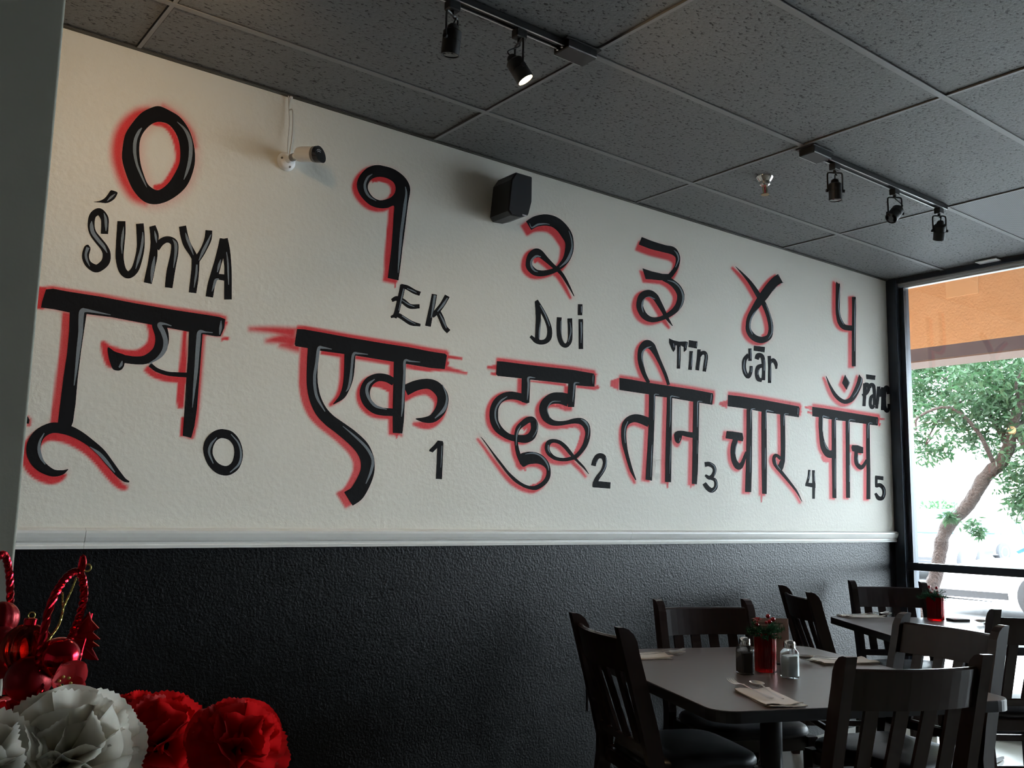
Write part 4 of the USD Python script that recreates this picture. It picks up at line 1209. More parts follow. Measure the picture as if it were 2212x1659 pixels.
def place_setting(loc, rz, where, full=True):
    """Folded napkin with a fork and a spoon on it; its far end along local +y."""
    a = math.radians(rz)
    R = lambda x, y, z: (loc[0] + x * math.cos(a) - y * math.sin(a), loc[1] + x * math.sin(a) + y * math.cos(a), TABLE_H + z)
    labs = (f'folded paper napkin under cutlery, {where}', f'steel fork on the napkin, {where}', f'steel spoon on the napkin, {where}')
    if not sets:
        n_ = thing('napkin', labs[0], 'napkin', R(0, 0, .0004), rz, 'folded napkins')
        obj('folded_sheet', napkin_mesh(), M['napkin'], n_, smooth=40)
        f_ = thing('fork', labs[1], 'fork', R(-.026, .068, .0095), rz + 6, 'forks')
        fork_parts(f_)
        s_ = thing('spoon', labs[2], 'spoon', R(.020, .052, .0095), rz - 3, 'spoons')
        spoon_parts(s_)
        sets.update(n=n_, f=f_, s=s_)
    else:
        dup(sets['n'], R(0, 0, .0004), rz, labs[0])
        dup(sets['f'], R(-.026, .068, .0095), rz + 6, labs[1])
        dup(sets['s'], R(.020, .052, .0095), rz - 3, labs[2])


place_setting((2.405, 1.795), -29, 'at the near edge of the near table')
place_setting((2.645, 2.575), -114, 'at the left end of the near table')
place_setting((3.255, 2.085), 66, 'at the right end of the near table')
place_setting((4.800, 2.960), -112, 'at the left end of the window table')
place_setting((5.190, 2.330), 58, 'at the window end of the window table')


def jar(name, label, loc, rz, fill):
    t = thing(name, label, 'shaker', (*loc, TABLE_H), rz)
    w = .0255
    sec = lambda k, z: np.stack([k * w * np.sign(np.cos(A)) * np.abs(np.cos(A)) ** .35, k * w * np.sign(np.sin(A)) * np.abs(np.sin(A)) ** .35, np.full(len(A), z)], 1)
    A = np.arange(24) * 2 * PI / 24
    circ = lambda r, z: np.stack([r * np.cos(A), r * np.sin(A), np.full(24, z)], 1)
    obj('glass', skin(np.array([sec(.90, .0008), sec(1.0, .006), sec(1.0, .080), sec(.95, .088), circ(.0205, .098), circ(.0185, .102), circ(.0185, .108)])), M['jar_glass'], t, smooth=40)
    obj('contents', skin(np.array([sec(.80, .006), sec(.86, .009), sec(.86, .074), sec(.6, .0765), sec(.05, .077)])), fill, t, smooth=40)
    obj('cap', lathe([(.001, .100), (.0205, .100), (.021, .103), (.0205, .116), (.018, .122), (.010, .126), (.001, .127)], 28), M['chrome'], t, smooth=35)
    return t


jar('pepper_shaker', 'square glass shaker of dark pepper with a chrome cap', (2.70, 2.115), -20, M['pepper'])
jar('salt_shaker', 'square glass shaker of white salt with a chrome cap', (2.775, 1.985), -20, M['salt'])


def sprigs(n, h, spread, seed):
    r = np.random.default_rng(seed)
    stems, needles = [], []
    for i in range(n):
        a, el = r.uniform(0, 2 * PI), r.uniform(.35, 1.0)
        L = h * r.uniform(.6, 1.0)
        d = np.array([math.cos(a) * (1 - el * .7) * spread, math.sin(a) * (1 - el * .7) * spread, el])
        d /= np.linalg.norm(d)
        pts = smooth_pts([np.zeros(3), d * L * .5, d * L + [math.cos(a) * .012, math.sin(a) * .012, -.012]], 5)
        stems.append(tube(pts, np.linspace(.0016, .0006, len(pts)), 5))
        for p in pts[1:]:
            for k in range(11):
                q = r.normal(size=3)
                q = q / np.linalg.norm(q) + d * .7
                e = p + q / np.linalg.norm(q) * r.uniform(.010, .020)
                w = np.cross(q, [0.3, .2, 1]); w = w / np.linalg.norm(w) * .0012
                needles.append((p - w, p + w, e))
    V = np.array(needles).reshape(-1, 3)
    return cat_(*stems), trimesh.Trimesh(V, np.arange(len(V)).reshape(-1, 3), process=False)


def centrepiece(label, loc, rz, seed, rad=.037, hgt=.135, mat_=None):
    t = thing('table_planter', label, 'planter', (*loc, TABLE_H), rz, 'red glass planters')
    prof = [(.001, .0006), (rad * .92, .0006), (rad, .006), (rad * 1.02, hgt * .5), (rad * 1.04, hgt - .002), (rad * 1.02, hgt), (rad * .95, hgt - .003), (rad * .93, .012), (.001, .010)]
    obj('glass_holder', lathe(prof, 72, ribs=18, rib_amp=.022), M['red_glass'], t, label='fluted red glass holder', smooth=40)
    obj('foam', lathe([(.001, .012), (rad * .84, .012), (rad * .86, hgt * .82), (.001, hgt * .84)], 18), M['stem'], t)
    s, n = sprigs(40, .085, 1.4, seed)
    for m_ in (s, n):
        m_.apply_translation((0, 0, hgt * .82))
    obj('sprig_stems', s, M['stem'], t)
    obj('fir_needles', n, M['fir'], t, kind='stuff')
    r = np.random.default_rng(seed + 5)
    for i in range(5):
        a, q = r.uniform(0, 2 * PI), r.uniform(.01, .036)
        p = (q * math.cos(a), q * math.sin(a), hgt + r.uniform(.012, .055))
        obj('berry', placed(trimesh.creation.icosphere(2, r.uniform(.0055, .0085)), p), M['berry'], t, smooth=True)
    fp = np.array([-.020, .020, hgt + .040])
    pet = []
    for i in range(9):
        a = i * 2 * PI / 9 * 2
        u = np.linspace(0, 1, 6)
        pet.append(skin(np.array([[fp + np.array([math.cos(a + w) * k * .022, math.sin(a + w) * k * .022, .012 * math.sin(k * 2.2) - .004 * i % .01]) for w in (-.32 * math.sin(k * 3), 0, .32 * math.sin(k * 3))] for k in u]), caps=False, closed=False))
    obj('cloth_rose', cat_(*pet), M['berry'], t)
    return t


centrepiece('red glass planter of fir sprigs and berries between the two shakers', (2.815, 2.115), 15, 4)
centrepiece('red glass planter glowing in the window light on the window table', (5.04, 2.655), 50, 11, .043, .125)

ztop = on_plane((1657, 1336), 1, 2.30)[2] + .012
mc = thing('menu_card', 'brown menu card standing behind the near planter', 'card', (2.968, 2.200, TABLE_H), -38)
hc = ztop - TABLE_H
obj('card_sheet', placed(box(-.066, .066, -.0012, .0012, .0, hc, .0005), (0, 0, .004), rx=-4), M['card'], mc)
obj('printed_line', cat_(*[placed(box(-.05 + .01 * (k % 3), .045 - .012 * (k % 2), -.0018, -.0012, hc - .02 - .013 * k, hc - .0165 - .013 * k), (0, 0, .004), rx=-4) for k in range(2)]), M['card_print'], mc)
obj('card_base', box(-.05, .05, -.02, .02, .0005, .008, .002), M['black_plastic'], mc)
cd = thing('bill_holder', 'small black folder lying beside the window table planter', 'folder', (5.125, 2.575, TABLE_H), -30)
obj('cover', box(-.05, .05, -.035, .035, .0005, .012, .002), M['black_plastic'], cd)
obj('paper_slip', box(-.044, .046, -.030, .037, .012, .0126), M['napkin'], cd)

# ---------------------------------------------------------------- host counter with flowers and ornaments, close to the viewer
CT = EYE - .215
ct = thing('host_counter', 'dark host counter under the flowers, below the picture edge', 'counter', (-.12, .53, 0))
obj('body', box(-.40, .40, -.17, .17, 0.08, CT - .03, .004), M['counter'], ct)
obj('plinth', box(-.38, .38, -.15, .15, 0, .08), M['black_plastic'], ct)
obj('top', box(-.44, .435, -.21, .222, CT - .03, CT, .004), M['counter'], ct)


def petal(length, width, ruffle, curl, seed, teeth=11, nu=23, nv=8):
    """A fan petal growing along +z from the origin, face to +y, its rim toothed and ruffled."""
    r = np.random.default_rng(seed)
    ph, ph2 = r.uniform(0, 6, 2)
    u, v = np.meshgrid(np.linspace(-1, 1, nu), np.linspace(0, 1, nv), indexing='ij')
    w = width * (.10 + .90 * v ** .75)
    rim = 1 - .20 * u ** 2
    tooth = .055 * (np.abs(((u * teeth / 2 + ph) % 1) - .5) * 2 - .5) * (v ** 6)
    rad = length * v * (rim + tooth)
    x = w * u * (1 - .12 * v * u ** 2)
    y = curl * length * v ** 2 + ruffle * length * v ** 1.6 * (np.sin(u * 5.0 + ph) * .6 + np.sin(u * 9.0 + ph2) * .4) + .25 * width * v * u ** 2
    z = rad
    V = np.stack([x, y, z], -1)
    return skin(V, caps=False, closed=False)


def carnation(label, centre, facing, R, matn, seed, rings, cat_group):
    c = np.array(centre)
    t = thing('carnation', label, 'flower', c, 0, cat_group)
    A = trimesh.geometry.align_vectors([0, 0, 1], np.array(facing, float) / np.linalg.norm(facing))
    r = np.random.default_rng(seed)
    k = 0
    for n, open_deg, L, wid, curl in rings:
        off = r.uniform(0, 360)
        for i in range(n):
            p = petal(R * L * r.uniform(.93, 1.05), R * wid * r.uniform(.9, 1.1), .055, curl * r.uniform(.7, 1.3), seed * 97 + k)
            p.apply_transform(trimesh.transformations.rotation_matrix(math.radians(-(open_deg + r.uniform(-9, 9))), (1, 0, 0)))
            p.apply_transform(trimesh.transformations.rotation_matrix(math.radians(off + 360 * i / n + r.uniform(-8, 8)), (0, 0, 1)))
            p.apply_transform(A)
            obj('petal', p, M[matn], t, smooth=True)
            k += 1
    cal = lathe([(.001, -.012), (.006, -.012), (.008, 0), (.007, .006), (.001, .006)], 14)
    cal.apply_transform(A)
    obj('calyx', cal, M['stem'], t, smooth=40)
    f = np.array(facing, float) / np.linalg.norm(facing)
    foot = np.array([VC[0], VC[1], CT + .02]) - c
    st = smooth_pts([-f * .010, -f * .03 + [0, 0, -.01], foot * [.7, .7, .8], foot], 6)
    obj('stem', tube(st, .0022, 6), M['stem'], t)


VC = (.10, .545)
vs = thing('flower_bowl', 'low dark red ceramic bowl holding the carnations, below the picture edge', 'bowl', (*VC, CT))
obj('bowl_body', lathe([(.001, .001), (.05, .001), (.06, .006), (.085, .030), (.088, .038), (.084, .038), (.056, .012), (.001, .010)], 36), M['vase'], vs, smooth=40)
obj('foam', lathe([(.001, .012), (.055, .012), (.072, .030), (.001, .032)], 24), M['stem'], vs)
RG = [(9, 92, 1.0, .56, -.18), (8, 66, .98, .56, -.10), (6, 42, .92, .54, -.05), (4, 20, .84, .46, .02), (2, 6, .74, .40, .05)]
back = lambda p: np.array([0, 0, EYE]) - np.array(p)
c1 = at_depth(140, 1648, .60)
carnation('large white carnation with toothed petals at the lower left', c1, back(c1) * .9 + [.0, .0, .55], .0415, 'white_petal', 1, RG, 'artificial carnations')
c2 = at_depth(-62, 1690, .585)
carnation('white carnation cut by the left picture edge', c2, back(c2) + [-.1, 0, .5], .037, 'white_petal', 2, RG, 'artificial carnations')
c3 = at_depth(508, 1620, .62)
carnation('big bright red carnation, rightmost of the flowers', c3, back(c3) + [.12, 0, .35], .0315, 'red_petal', 3, RG, 'artificial carnations')
c4 = at_depth(345, 1612, .66)
carnation('dark red carnation between the white one and the big red one', c4, back(c4) + [-.05, 0, .6], .0335, 'red_petal', 4, RG, 'artificial carnations')
c5 = at_depth(290, 1570, .74)
carnation('small red carnation peeking out behind the white one', c5, back(c5) + [-.1, .1, .9], .0260, 'red_petal', 6, RG, 'artificial carnations')

# small red hydrangea floret with four petals
hf = at_depth(134, 1478, .655)
hd = thing('red_floret', 'pinkish red four petalled floret above the white carnation', 'flower', hf)
hfw = back(hf) + [.25, 0, .15]
HA = trimesh.geometry.align_vectors([0, 0, 1], hfw / np.linalg.norm(hfw))
for i, (ang, op, L) in enumerate(((100, 30, .017), (20, 66, .017), (-60, 70, .015), (200, 34, .018))):
    u, v = np.meshgrid(np.linspace(-1, 1, 11), np.linspace(0, 1, 9), indexing='ij')
    w = .0085 * np.sin(np.clip(v * .93 + .06, 0, 1) * PI) ** .6
    m_ = skin(np.stack([w * u, .003 * np.sin(v * 2) - .003 * u ** 2, L * v], -1), caps=False, closed=False)
    m_.apply_transform(trimesh.transformations.rotation_matrix(math.radians(-op), (1, 0, 0)))
    m_.apply_transform(trimesh.transformations.rotation_matrix(math.radians(ang), (0, 0, 1)))
    m_.apply_transform(HA)
    obj('petal', m_, M['pink_petal'], hd, smooth=True)
obj('stamen', cat_(*[placed(trimesh.creation.icosphere(1, .0011), (HA[:3, :3] @ np.array([.0035 * math.cos(a), .0035 * math.sin(a), .004]))) for a in range(6)]), M['gold'], hd)
fe = np.array([VC[0] + .02, VC[1] + .02, CT + .025]) - hf
obj('stem', tube(smooth_pts([(0, 0, 0), fe * .5 + [0, .012, 0], fe], 5), .0012, 5), M['stem'], hd)


def rope(pts, r, turns, strands=3):
    p, t, n, b = frames(pts)
    s = np.linspace(0, 1, len(p))
    out = []
    for k in range(strands):
        a = 2 * PI * (turns * s + k / strands)
        q = p + r * .52 * (np.cos(a)[:, None] * n + np.sin(a)[:, None] * b)
        out.append(tube(q, r * .62, 7))
    return cat_(*out)


def basket(label, px_c, px_arch, dist, R, plane_px, gold=True, seed=0):
    """Foil ornament basket: fluted bowl, twisted handle, gold thread."""
    c = at_depth(*px_c, dist)
    base = np.array([c[0], c[1], CT])
    h = c[2] - CT
    t = thing('ornament_basket', label, 'ornament', base)
    obj('bowl', lathe([(.001, .0008), (R * .55, .0008), (R * .60, .006), (R * .80, h * .45), (R * .98, h * .92), (R * 1.08, h), (R * 1.03, h), (R * .9, h * .88), (R * .5, .010), (.001, .008)], 96, ribs=24, rib_amp=.035), M['red_foil'], t, smooth=40)
    a = np.arange(33) / 32 * 2 * PI
    obj('rim', rope(np.stack([R * 1.08 * np.cos(a), R * 1.08 * np.sin(a), np.full(33, h)], 1), .0022, 14), M['red_dark_foil'], t, smooth=40)
    arch = np.array([at_depth(x, y, d) for x, y, d in px_arch]) - base
    obj('handle', rope(smooth_pts(arch, 14), .0026, 11), M['red_foil'], t, label='twisted foil handle', smooth=40)
    return t, base, h


bk, bb, bh = basket('red foil basket ornament with a tall twisted handle', (105, 1522), [(88, 1500, .725), (84, 1440, .725), (90, 1390, .725), (108, 1310, .73), (130, 1265, .735), (152, 1240, .74), (170, 1236, .745), (179, 1255, .75), (181, 1290, .755), (172, 1330, .76), (158, 1368, .76), (142, 1410, .76), (136, 1500, .76)], .74, .036, None)
top_ = at_depth(173, 1236, .742) - bb
obj('hook_loop', tube(smooth_pts([top_, top_ + [0, 0, .006], top_ + [.001, 0, .011], top_ + [.0022, 0, .006], top_ + [.001, 0, .0]], 5), .0018, 7), M['red_foil'], bk)
obj('hook_ring', placed(placed(trimesh.creation.torus(.0025, .0006), (0, 0, 0), rx=90), top_ + [.0045, 0, .003]), M['gold'], bk)
gt = [np.array([at_depth(x, y, .735) for x, y in q]) - bb for q in ([(165, 1248), (152, 1280), (137, 1312), (133, 1330), (126, 1352), (112, 1372), (95, 1398)], [(135, 1280), (135, 1300), (136, 1318), (131, 1340), (124, 1356), (108, 1378), (94, 1399)])]
obj('gold_thread', cat_(*[rope(smooth_pts(g, 8), .0008, 16, 2) for g in gt]), M['gold'], bk)

b2, bb2, bh2 = basket('red foil basket ornament cut by the left picture edge', (-34, 1530), [(-62, 1500, .80), (-60, 1350, .80), (-30, 1240, .80), (-5, 1205, .80), (10, 1200, .81), (20, 1240, .82), (22, 1300, .82), (19, 1360, .82), (14, 1500, .81)], .80, .034, None)

# ornaments heaped in the baskets
def ball(name, label, px, dist, R, mt, ribs=0, cap=True, tilt=(0.05, 0, 1)):
    c = at_depth(*px, dist)
    t = thing(name, label, 'ornament', c)
    th = np.linspace(0.02, PI - .02, 22)
    body = lathe(np.stack([R * np.sin(th), -R * np.cos(th)], 1), 72, ribs=ribs, rib_amp=.02 if ribs else 0)
    obj('globe', align(body, tilt, (0, 0, 0)), mt, t, smooth=True)
    if cap:
        obj('cap', align(lathe([(.001, R * .95), (R * .26, R * .95), (R * .26, R * 1.18), (R * .2, R * 1.22), (.001, R * 1.24)], 20), tilt, (0, 0, 0)), M['red_foil'], t, smooth=35)
        obj('cap_loop', placed(placed(trimesh.creation.torus(R * .13, R * .03), rx=90), np.array(tilt) / np.linalg.norm(tilt) * R * 1.34), M['gold'], t)
    return t


ball('ornament_ball', 'ribbed amber red glass ball ornament with a foil cap', (58, 1400), .745, .0165, M['ornament_glass'], 16)
ball('ornament_ball', 'glossy red ball ornament under the twisted handle', (128, 1420), .73, .0135, M['red_foil'], 0, False)
ball('ornament_ball', 'dark red glitter ball ornament below the ribbed one', (62, 1468), .735, .0150, M['red_dark_foil'], 0, False)
ball('ornament_ball', 'small red foil ball ornament at the left picture edge', (4, 1335), .80, .0120, M['red_dark_foil'], 12, False)
ball('ornament_ball', 'red foil ball ornament low at the left picture edge', (0, 1410), .79, .0185, M['red_dark_foil'], 0, False)
bl = thing('ornament_bell', 'tiny red foil bell ornament beside the holly leaf', 'ornament', at_depth(158, 1418, .735))
obj('bell_body', align(lathe([(.001, .006), (.0025, .0055), (.004, .002), (.0045, -.002), (.0065, -.006), (.0072, -.007), (.006, -.0065), (.001, -.003)], 24), (.8, .2, .25), (0, 0, 0)), M['red_foil'], bl, smooth=40)
obj('clapper', placed(trimesh.creation.icosphere(2, .0016), np.array([.8, .2, .25]) * -.0078), M['gold'], bl, smooth=True)

# spiky holly leaf of red felt foil
lp = [(200, 1318), (206, 1335), (226, 1350), (212, 1357), (208, 1362), (224, 1376), (206, 1381), (203, 1385), (218, 1394), (200, 1398), (198, 1403), (214, 1425), (190, 1427), (170, 1424), (158, 1410), (150, 1395), (132, 1382), (152, 1376), (160, 1366), (168, 1350), (180, 1338)]
lw = np.array([at_depth(x, y, .765) for x, y in lp])
lc = lw.mean(0)
hl = thing('holly_leaf', 'dark red spiky foil leaf beside the twisted handle', 'ornament', lc)
e1 = cam_r; e2 = cam_u
q2 = np.stack([(lw - lc) @ e1, (lw - lc) @ e2], 1)
lm = extrude(Polygon(q2).buffer(0).segmentize(.003), .0012)
vv = lm.vertices
bend = 10.0 * vv[:, 0] ** 2 + .0012 * np.sin(vv[:, 1] * 220)
lm.vertices = vv[:, :1] * e1 + vv[:, 1:2] * e2 - (vv[:, 2:3] + bend[:, None]) * fw
obj('leaf_blade', lm, M['red_dark_foil'], hl)
obj('leaf_vein', tube(np.array([at_depth(x, y, .7625) for x, y in ((198, 1325), (190, 1360), (178, 1400), (172, 1426))]) - lc, .0009, 6), M['red_foil'], hl)
obj('leaf_stalk', tube(smooth_pts([at_depth(172, 1424, .765) - lc, at_depth(150, 1470, .76) - lc, at_depth(130, 1540, .75) - lc], 5), .0012, 6), M['red_dark_foil'], hl)

# ---------------------------------------------------------------- outside the window
BX = 8.0
z1_, z2_ = on_plane((1951, 757), 0, BX)[2], on_plane((1951, 783), 0, BX)[2]
obj('pavement', box(CORNER_X + .06, 8.9, -14, 26, -.16, -.02), M['pavement'], None, label='pale concrete walkway outside the window', kind='structure')
obj('parking_lot', box(8.9, 90, -60, 90, -.30, -.15), M['asphalt'], None, label='sunlit parking lot beyond the walkway', kind='structure')
SOF = EYE + 2.16
bm = thing('arcade_beam', 'orange stucco arcade beam with a dark plum lower band', kind='structure')
obj('stucco_face', box(BX, BX + .40, -14, 16, z1_, SOF + .8), M['stucco'], bm)
obj('lower_band', box(BX + .004, BX + .396, -14, 16, z2_, z1_), M['plum'], bm, label='dark plum painted band')
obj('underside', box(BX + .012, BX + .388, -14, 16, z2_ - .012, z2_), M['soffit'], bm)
pa, pb = on_plane((2044, 645), 0, BX), on_plane((2114, 632), 0, BX)
obj('access_panel', box(BX - .006, BX + .001, pb[1], pa[1], pa[2], pa[2] + .36, .002), M['stucco_smooth'], bm, label='lighter smooth panel set in the stucco')
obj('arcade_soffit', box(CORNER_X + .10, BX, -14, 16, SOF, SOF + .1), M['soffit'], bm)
obj('wall_outer_facade', cat_(box(CORNER_X, CORNER_X + .10, -14, 16, CEIL + .02, SOF + 1.4), box(CORNER_X, CORNER_X + .25, WALL_Y, 16, -.02, CEIL + .02)), M['stucco'], None, label='orange stucco facade around the window', kind='structure')

# the tree, its trunk traced in the plane where it stands
TX = 11.6
tr = [(1998, 1330, 30), (2010, 1279, 28), (2021, 1239, 26), (2028, 1205, 25), (2033, 1177, 25), (2043, 1142, 26), (2062, 1120, 26), (2088, 1095, 25), (2107, 1066, 24), (2124, 1036, 25), (2152, 1008, 25), (2172, 983, 24), (2184, 950, 22), (2186, 925, 20), (2196, 890, 17), (2215, 840, 15), (2240, 780, 12)]
tw = np.array([on_plane((x, y), 0, TX) for x, y, w in tr])
dd = np.linalg.norm(tw - [0, 0, EYE], axis=1)
rad = np.array([w for *_, w in tr]) / 2 / F_PX * dd
base_z = -.15
tw = np.vstack([[tw[0, 0], tw[0, 1] + .10, base_z], tw])
rad = np.r_[rad[0] * 1.35, rad]
tree = thing('street_tree', 'leaning leafy tree outside the window', 'tree', (tw[0, 0], tw[0, 1], base_z))
o = tw[0].copy()
trunk = tube(smooth_pts(np.hstack([tw - o, rad[:, None]]), 5)[:, :3], smooth_pts(np.hstack([tw - o, rad[:, None]]), 5)[:, 3], 14)
nz_ = meshkit.fbm(trunk.vertices * 9, 3, 2)
_, _n = trunk.vertices, trunk.vertex_normals
trunk.vertices = trunk.vertices + _n * (nz_[:, None] - .5) * .05
obj('trunk', trunk, M['bark'], tree, smooth=60)
rngt = np.random.default_rng(12)
P_ = lambda x, y, X: on_plane((x, y), 0, X) - o
for pts, r0 in (([(2178, 965, TX), (2140, 900, TX + .1), (2080, 850, TX + .3), (2010, 790, TX + .5)], .045), ([(2150, 1008, TX), (2110, 930, TX - .3), (2050, 880, TX - .5), (1985, 900, TX - .6), (1978, 930, TX - .6)], .030), ([(2186, 930, TX), (2230, 900, TX + .5), (2300, 860, TX + .8)], .05), ([(2100, 850, TX), (2030, 905, TX - .2), (2000, 960, TX - .3), (2025, 930, TX - .2)], .016), ([(2205, 870, TX), (2195, 830, TX - .3), (2215, 790, TX - .4)], .025), ([(2186, 925, TX), (2230, 1000, TX), (2235, 1080, TX - .2)], .03)):
    q = smooth_pts([P_(*p) for p in pts], 6)
    obj('branch', tube(q, np.linspace(r0, r0 * .35, len(q)), 7), M['bark'], tree)
obj('cut_stub', align(trimesh.creation.cylinder(.045, .05, sections=12), (-.85, -.3, .3), P_(2186, 930, TX - .11)), M['cut_wood'], tree, label='pale sawn branch stub')
blobs = [(1985, 830, 62, 0), (2055, 835, 70, .2), (2145, 820, 72, .3), (2212, 830, 72, .2), (1988, 900, 52, -.2), (2055, 905, 60, -.3), (2125, 890, 62, 0), (2205, 930, 60, .3), (1995, 965, 42, -.2), (2040, 968, 26, 0), (2218, 1015, 58, .1), (2205, 1068, 44, 0), (2120, 955, 34, .2), (2222, 1105, 30, .1), (2092, 1128, 20, -.3), (2052, 1116, 12, -.2), (2115, 1150, 10, -.3), (2110, 800, 60, -.6), (2020, 790, 60, .6),
         (2310, 950, 130, .5), (2360, 800, 160, .4), (2060, 705, 120, .5), (2220, 690, 150, .4), (1940, 760, 90, .5), (2420, 1010, 110, .2)]
cent, dirs, size = [], [], []
for x, y, r, dx in blobs:
    c = P_(x, y, TX + dx)
    R = r / F_PX * dd.mean()
    n = int(2600 * R ** 2 * 2.2) + 60
    g = rngt.normal(size=(n, 3))
    g /= np.linalg.norm(g, axis=1, keepdims=True)
    g *= (rngt.uniform(0, 1, (n, 1)) ** (1 / 2.2)) * R * np.array([1.2, 1.0, .95])
    lump = meshkit.noise((c + g) * 5.0, 5)
    keep = lump + rngt.uniform(-.12, .12, n) > .40
    cent.append((c + g)[keep])
cent = np.vstack(cent)
n = len(cent)
az, droop, ln = rngt.uniform(0, 2 * PI, n), rngt.uniform(-1.2, .5, n), rngt.uniform(.06, .13, n)
d1 = np.stack([np.cos(az) * np.cos(droop), np.sin(az) * np.cos(droop), np.sin(droop)], 1)
s1 = np.cross(d1, rngt.normal(size=(n, 3)))
s1 /= np.linalg.norm(s1, axis=1, keepdims=True)
wd = (ln * .16)[:, None] * s1
L_ = ln[:, None] * d1
V = np.stack([cent, cent + L_ * .4 + wd, cent + L_, cent + L_ * .4 - wd], 1).reshape(-1, 3)
i4 = np.arange(n)[:, None] * 4
obj('foliage', (V, np.hstack([i4, i4 + 1, i4 + 2, i4 + 3])), M['leaf'], tree, label='narrow bright green leaves', kind='stuff')


def bush(name, label, loc, R, n, seed):
    r = np.random.default_rng(seed)
    t = thing(name, label, 'shrub', loc)
    obj('stem', cat_(*[tube(smooth_pts([(0, 0, 0), (math.cos(a) * R * .2, math.sin(a) * R * .2, R * .6), (math.cos(a) * R * .5, math.sin(a) * R * .5, R * 1.2)], 4), R * .03, 5) for a in range(6)]), M['bark'], t)
    g = r.normal(size=(n, 3)); g /= np.linalg.norm(g, axis=1, keepdims=True)
    c = g * R * r.uniform(.3, 1, (n, 1)) ** .5 * [1, 1, .8] + [0, 0, R * .95]
    d = r.normal(size=(n, 3)); d /= np.linalg.norm(d, axis=1, keepdims=True)
    s = np.cross(d, r.normal(size=(n, 3))); s /= np.linalg.norm(s, axis=1, keepdims=True)
    l = R * .16
    V = np.stack([c, c + d * l * .5 + s * l * .25, c + d * l, c + d * l * .5 - s * l * .25], 1).reshape(-1, 3)
    k = np.arange(n)[:, None] * 4
    obj('leaves', (V, np.hstack([k, k + 1, k + 2, k + 3])), M['leaf'], t, kind='stuff')


b_ = on_plane((2030, 1080), 0, 34)
bush('shrub', 'distant green shrub left of the trunk across the parking lot', (b_[0], b_[1], -.15), 1.2, 900, 2)
pp = on_plane((2031, 1090), 0, 32)
pl = thing('sign_post', 'thin grey post standing across the parking lot', 'post', (pp[0], pp[1], -.15))
obj('pole', placed(trimesh.creation.cylinder(.035, 2.2, sections=10), (0, 0, 1.1)), M['grey_plastic'], pl)
obj('pole_cap', placed(trimesh.creation.icosphere(2, .04), (0, 0, 2.2)), M['grey_plastic'], pl)


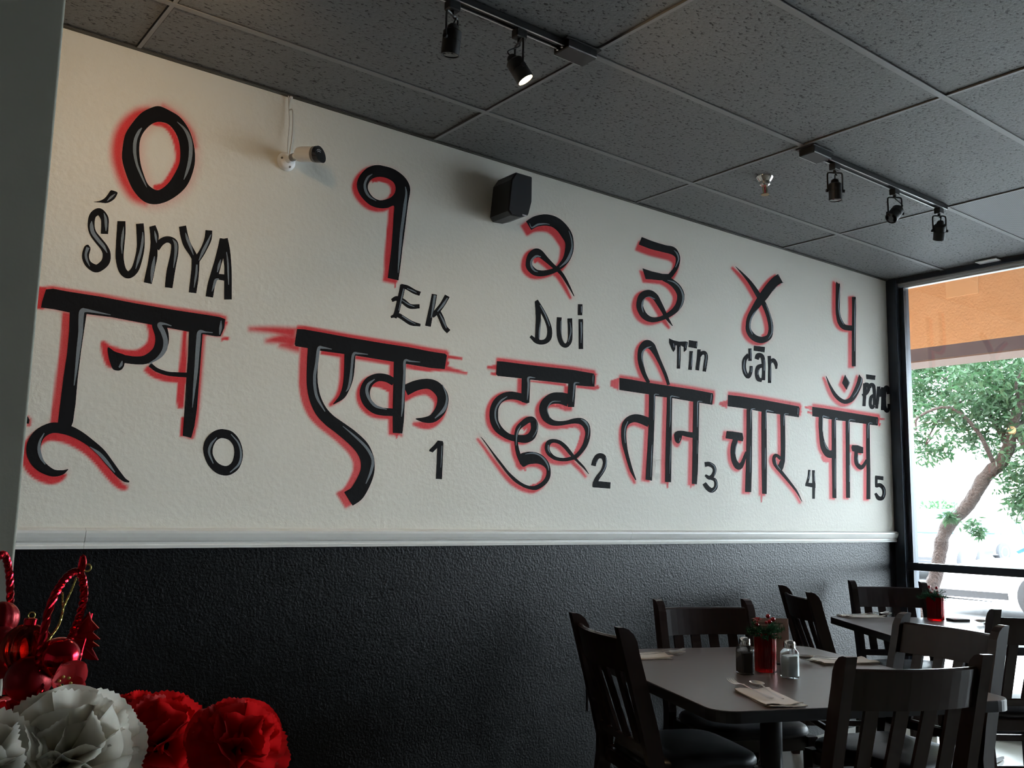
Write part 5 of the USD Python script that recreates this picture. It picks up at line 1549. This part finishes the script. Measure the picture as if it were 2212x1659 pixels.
def make_car(label, loc, rz, paint, suv=False):
    """Car along local x, nose to +x."""
    t = thing('car', label, 'car', loc, rz)
    hw = .88
    hr = 1.62 if suv else 1.40
    bl = .98 if suv else .86
    prof = [(-2.20, .34), (-2.24, .55), (-2.18, bl - .02), (-2.0, bl + .05), (1.0, bl), (1.75, bl - .10), (2.10, bl - .22), (2.24, .55), (2.22, .34), (1.95, .24), (-1.95, .24)]
    body = prism(smooth_pts(prof, 4, True), -hw, hw)
    v = body.vertices
    v[:, 1] *= 1 - .10 * np.clip((np.abs(v[:, 0]) - 1.5) / .75, 0, 1) ** 2
    obj('body', body, paint, t, smooth=25)
    rf = hr
    cab = [(-2.05 if suv else -1.75, bl), (-1.75 if suv else -1.15, rf - .04), (-1.45 if suv else -.85, rf), (.05, rf), (.25, rf - .03), (1.12, bl)]
    m = prism(cab, -1, 1)
    v = m.vertices
    v[:, 1] *= np.where(v[:, 2] > bl + .1, .66, .80)
    obj('roof', m, paint, t, smooth=20)
    def quad(p, th=.006):
        return trimesh.convex.convex_hull(np.vstack([np.array(p) - 0, np.array(p) + th]))
    for s in (-1, 1):
        y0, y1 = s * .81, s * .70
        x0, x1 = (cab[0][0] + .22, cab[1][0] + .20)
        for a, b, c_, d_ in ((x0, -.42, x1, -.42), (-.36, .82, -.36, .16)):
            P3 = [(a, y0 - s * .0, bl + .05), (b, y0, bl + .05), (d_, y1 - s * .02, rf - .09), (c_, y1 - s * .02, rf - .09)]
            P3 = [(x, y + s * .004, z) for x, y, z in P3]
            obj('side_window', trimesh.convex.convex_hull(np.vstack([P3, [(x, y - s * .02, z) for x, y, z in P3]])), M['car_glass'], t)
        obj('mirror', box(.72, .86, s * .93 - .07, s * .93 + .07, bl + .04, bl + .16, .02), paint, t)
        obj('head_lamp', box(2.02, 2.20, s * .62 - .16, s * .62 + .16, .60, .72, .03), M['alu'], t)
        obj('tail_lamp', box(-2.25, -2.12, s * .66 - .12, s * .66 + .12, .66, .82, .02), M['lamp_red'], t)
    ws = [(1.06, -.76, bl + .05), (1.06, .76, bl + .05), (.30, .62, rf - .07), (.30, -.62, rf - .07)]
    obj('windscreen', trimesh.convex.convex_hull(np.vstack([np.array(ws) + [.035, 0, .03], np.array(ws)])), M['car_glass'], t)
    rw = [(cab[0][0] + .05, -.72, bl + .06), (cab[0][0] + .05, .72, bl + .06), (cab[1][0] - .02, .60, rf - .09), (cab[1][0] - .02, -.60, rf - .09)]
    obj('rear_window', trimesh.convex.convex_hull(np.vstack([np.array(rw) + [-.04, 0, .02], np.array(rw)])), M['car_glass'], t)
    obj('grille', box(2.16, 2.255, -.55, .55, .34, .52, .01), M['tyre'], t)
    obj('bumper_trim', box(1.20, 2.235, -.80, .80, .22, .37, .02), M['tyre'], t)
    for x in (-1.38, .75):
        for s in (-1, 1):
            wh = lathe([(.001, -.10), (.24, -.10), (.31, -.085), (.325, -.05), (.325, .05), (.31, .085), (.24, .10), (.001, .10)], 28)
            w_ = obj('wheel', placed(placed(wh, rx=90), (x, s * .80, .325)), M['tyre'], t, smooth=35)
            obj('rim', placed(placed(lathe([(.001, .085), (.05, .085), (.19, .106), (.21, .104), (.21, .09), (.001, .08)], 20), rx=90 if s < 0 else -90), (x, s * .80, .325)), M['rim'], w_)
    return t


make_car('white car parked outside, its nose behind the red planter', (14.5, 4.95, -.15), 92, M['car_white'])
make_car('white car with a blue windscreen behind the leaning trunk', (22.5, 11.9, -.15), 195, M['car_white'], True)
make_car('far pale car to the right of the tree trunk', (33.0, 15.2, -.15), 170, M['car_silver'])
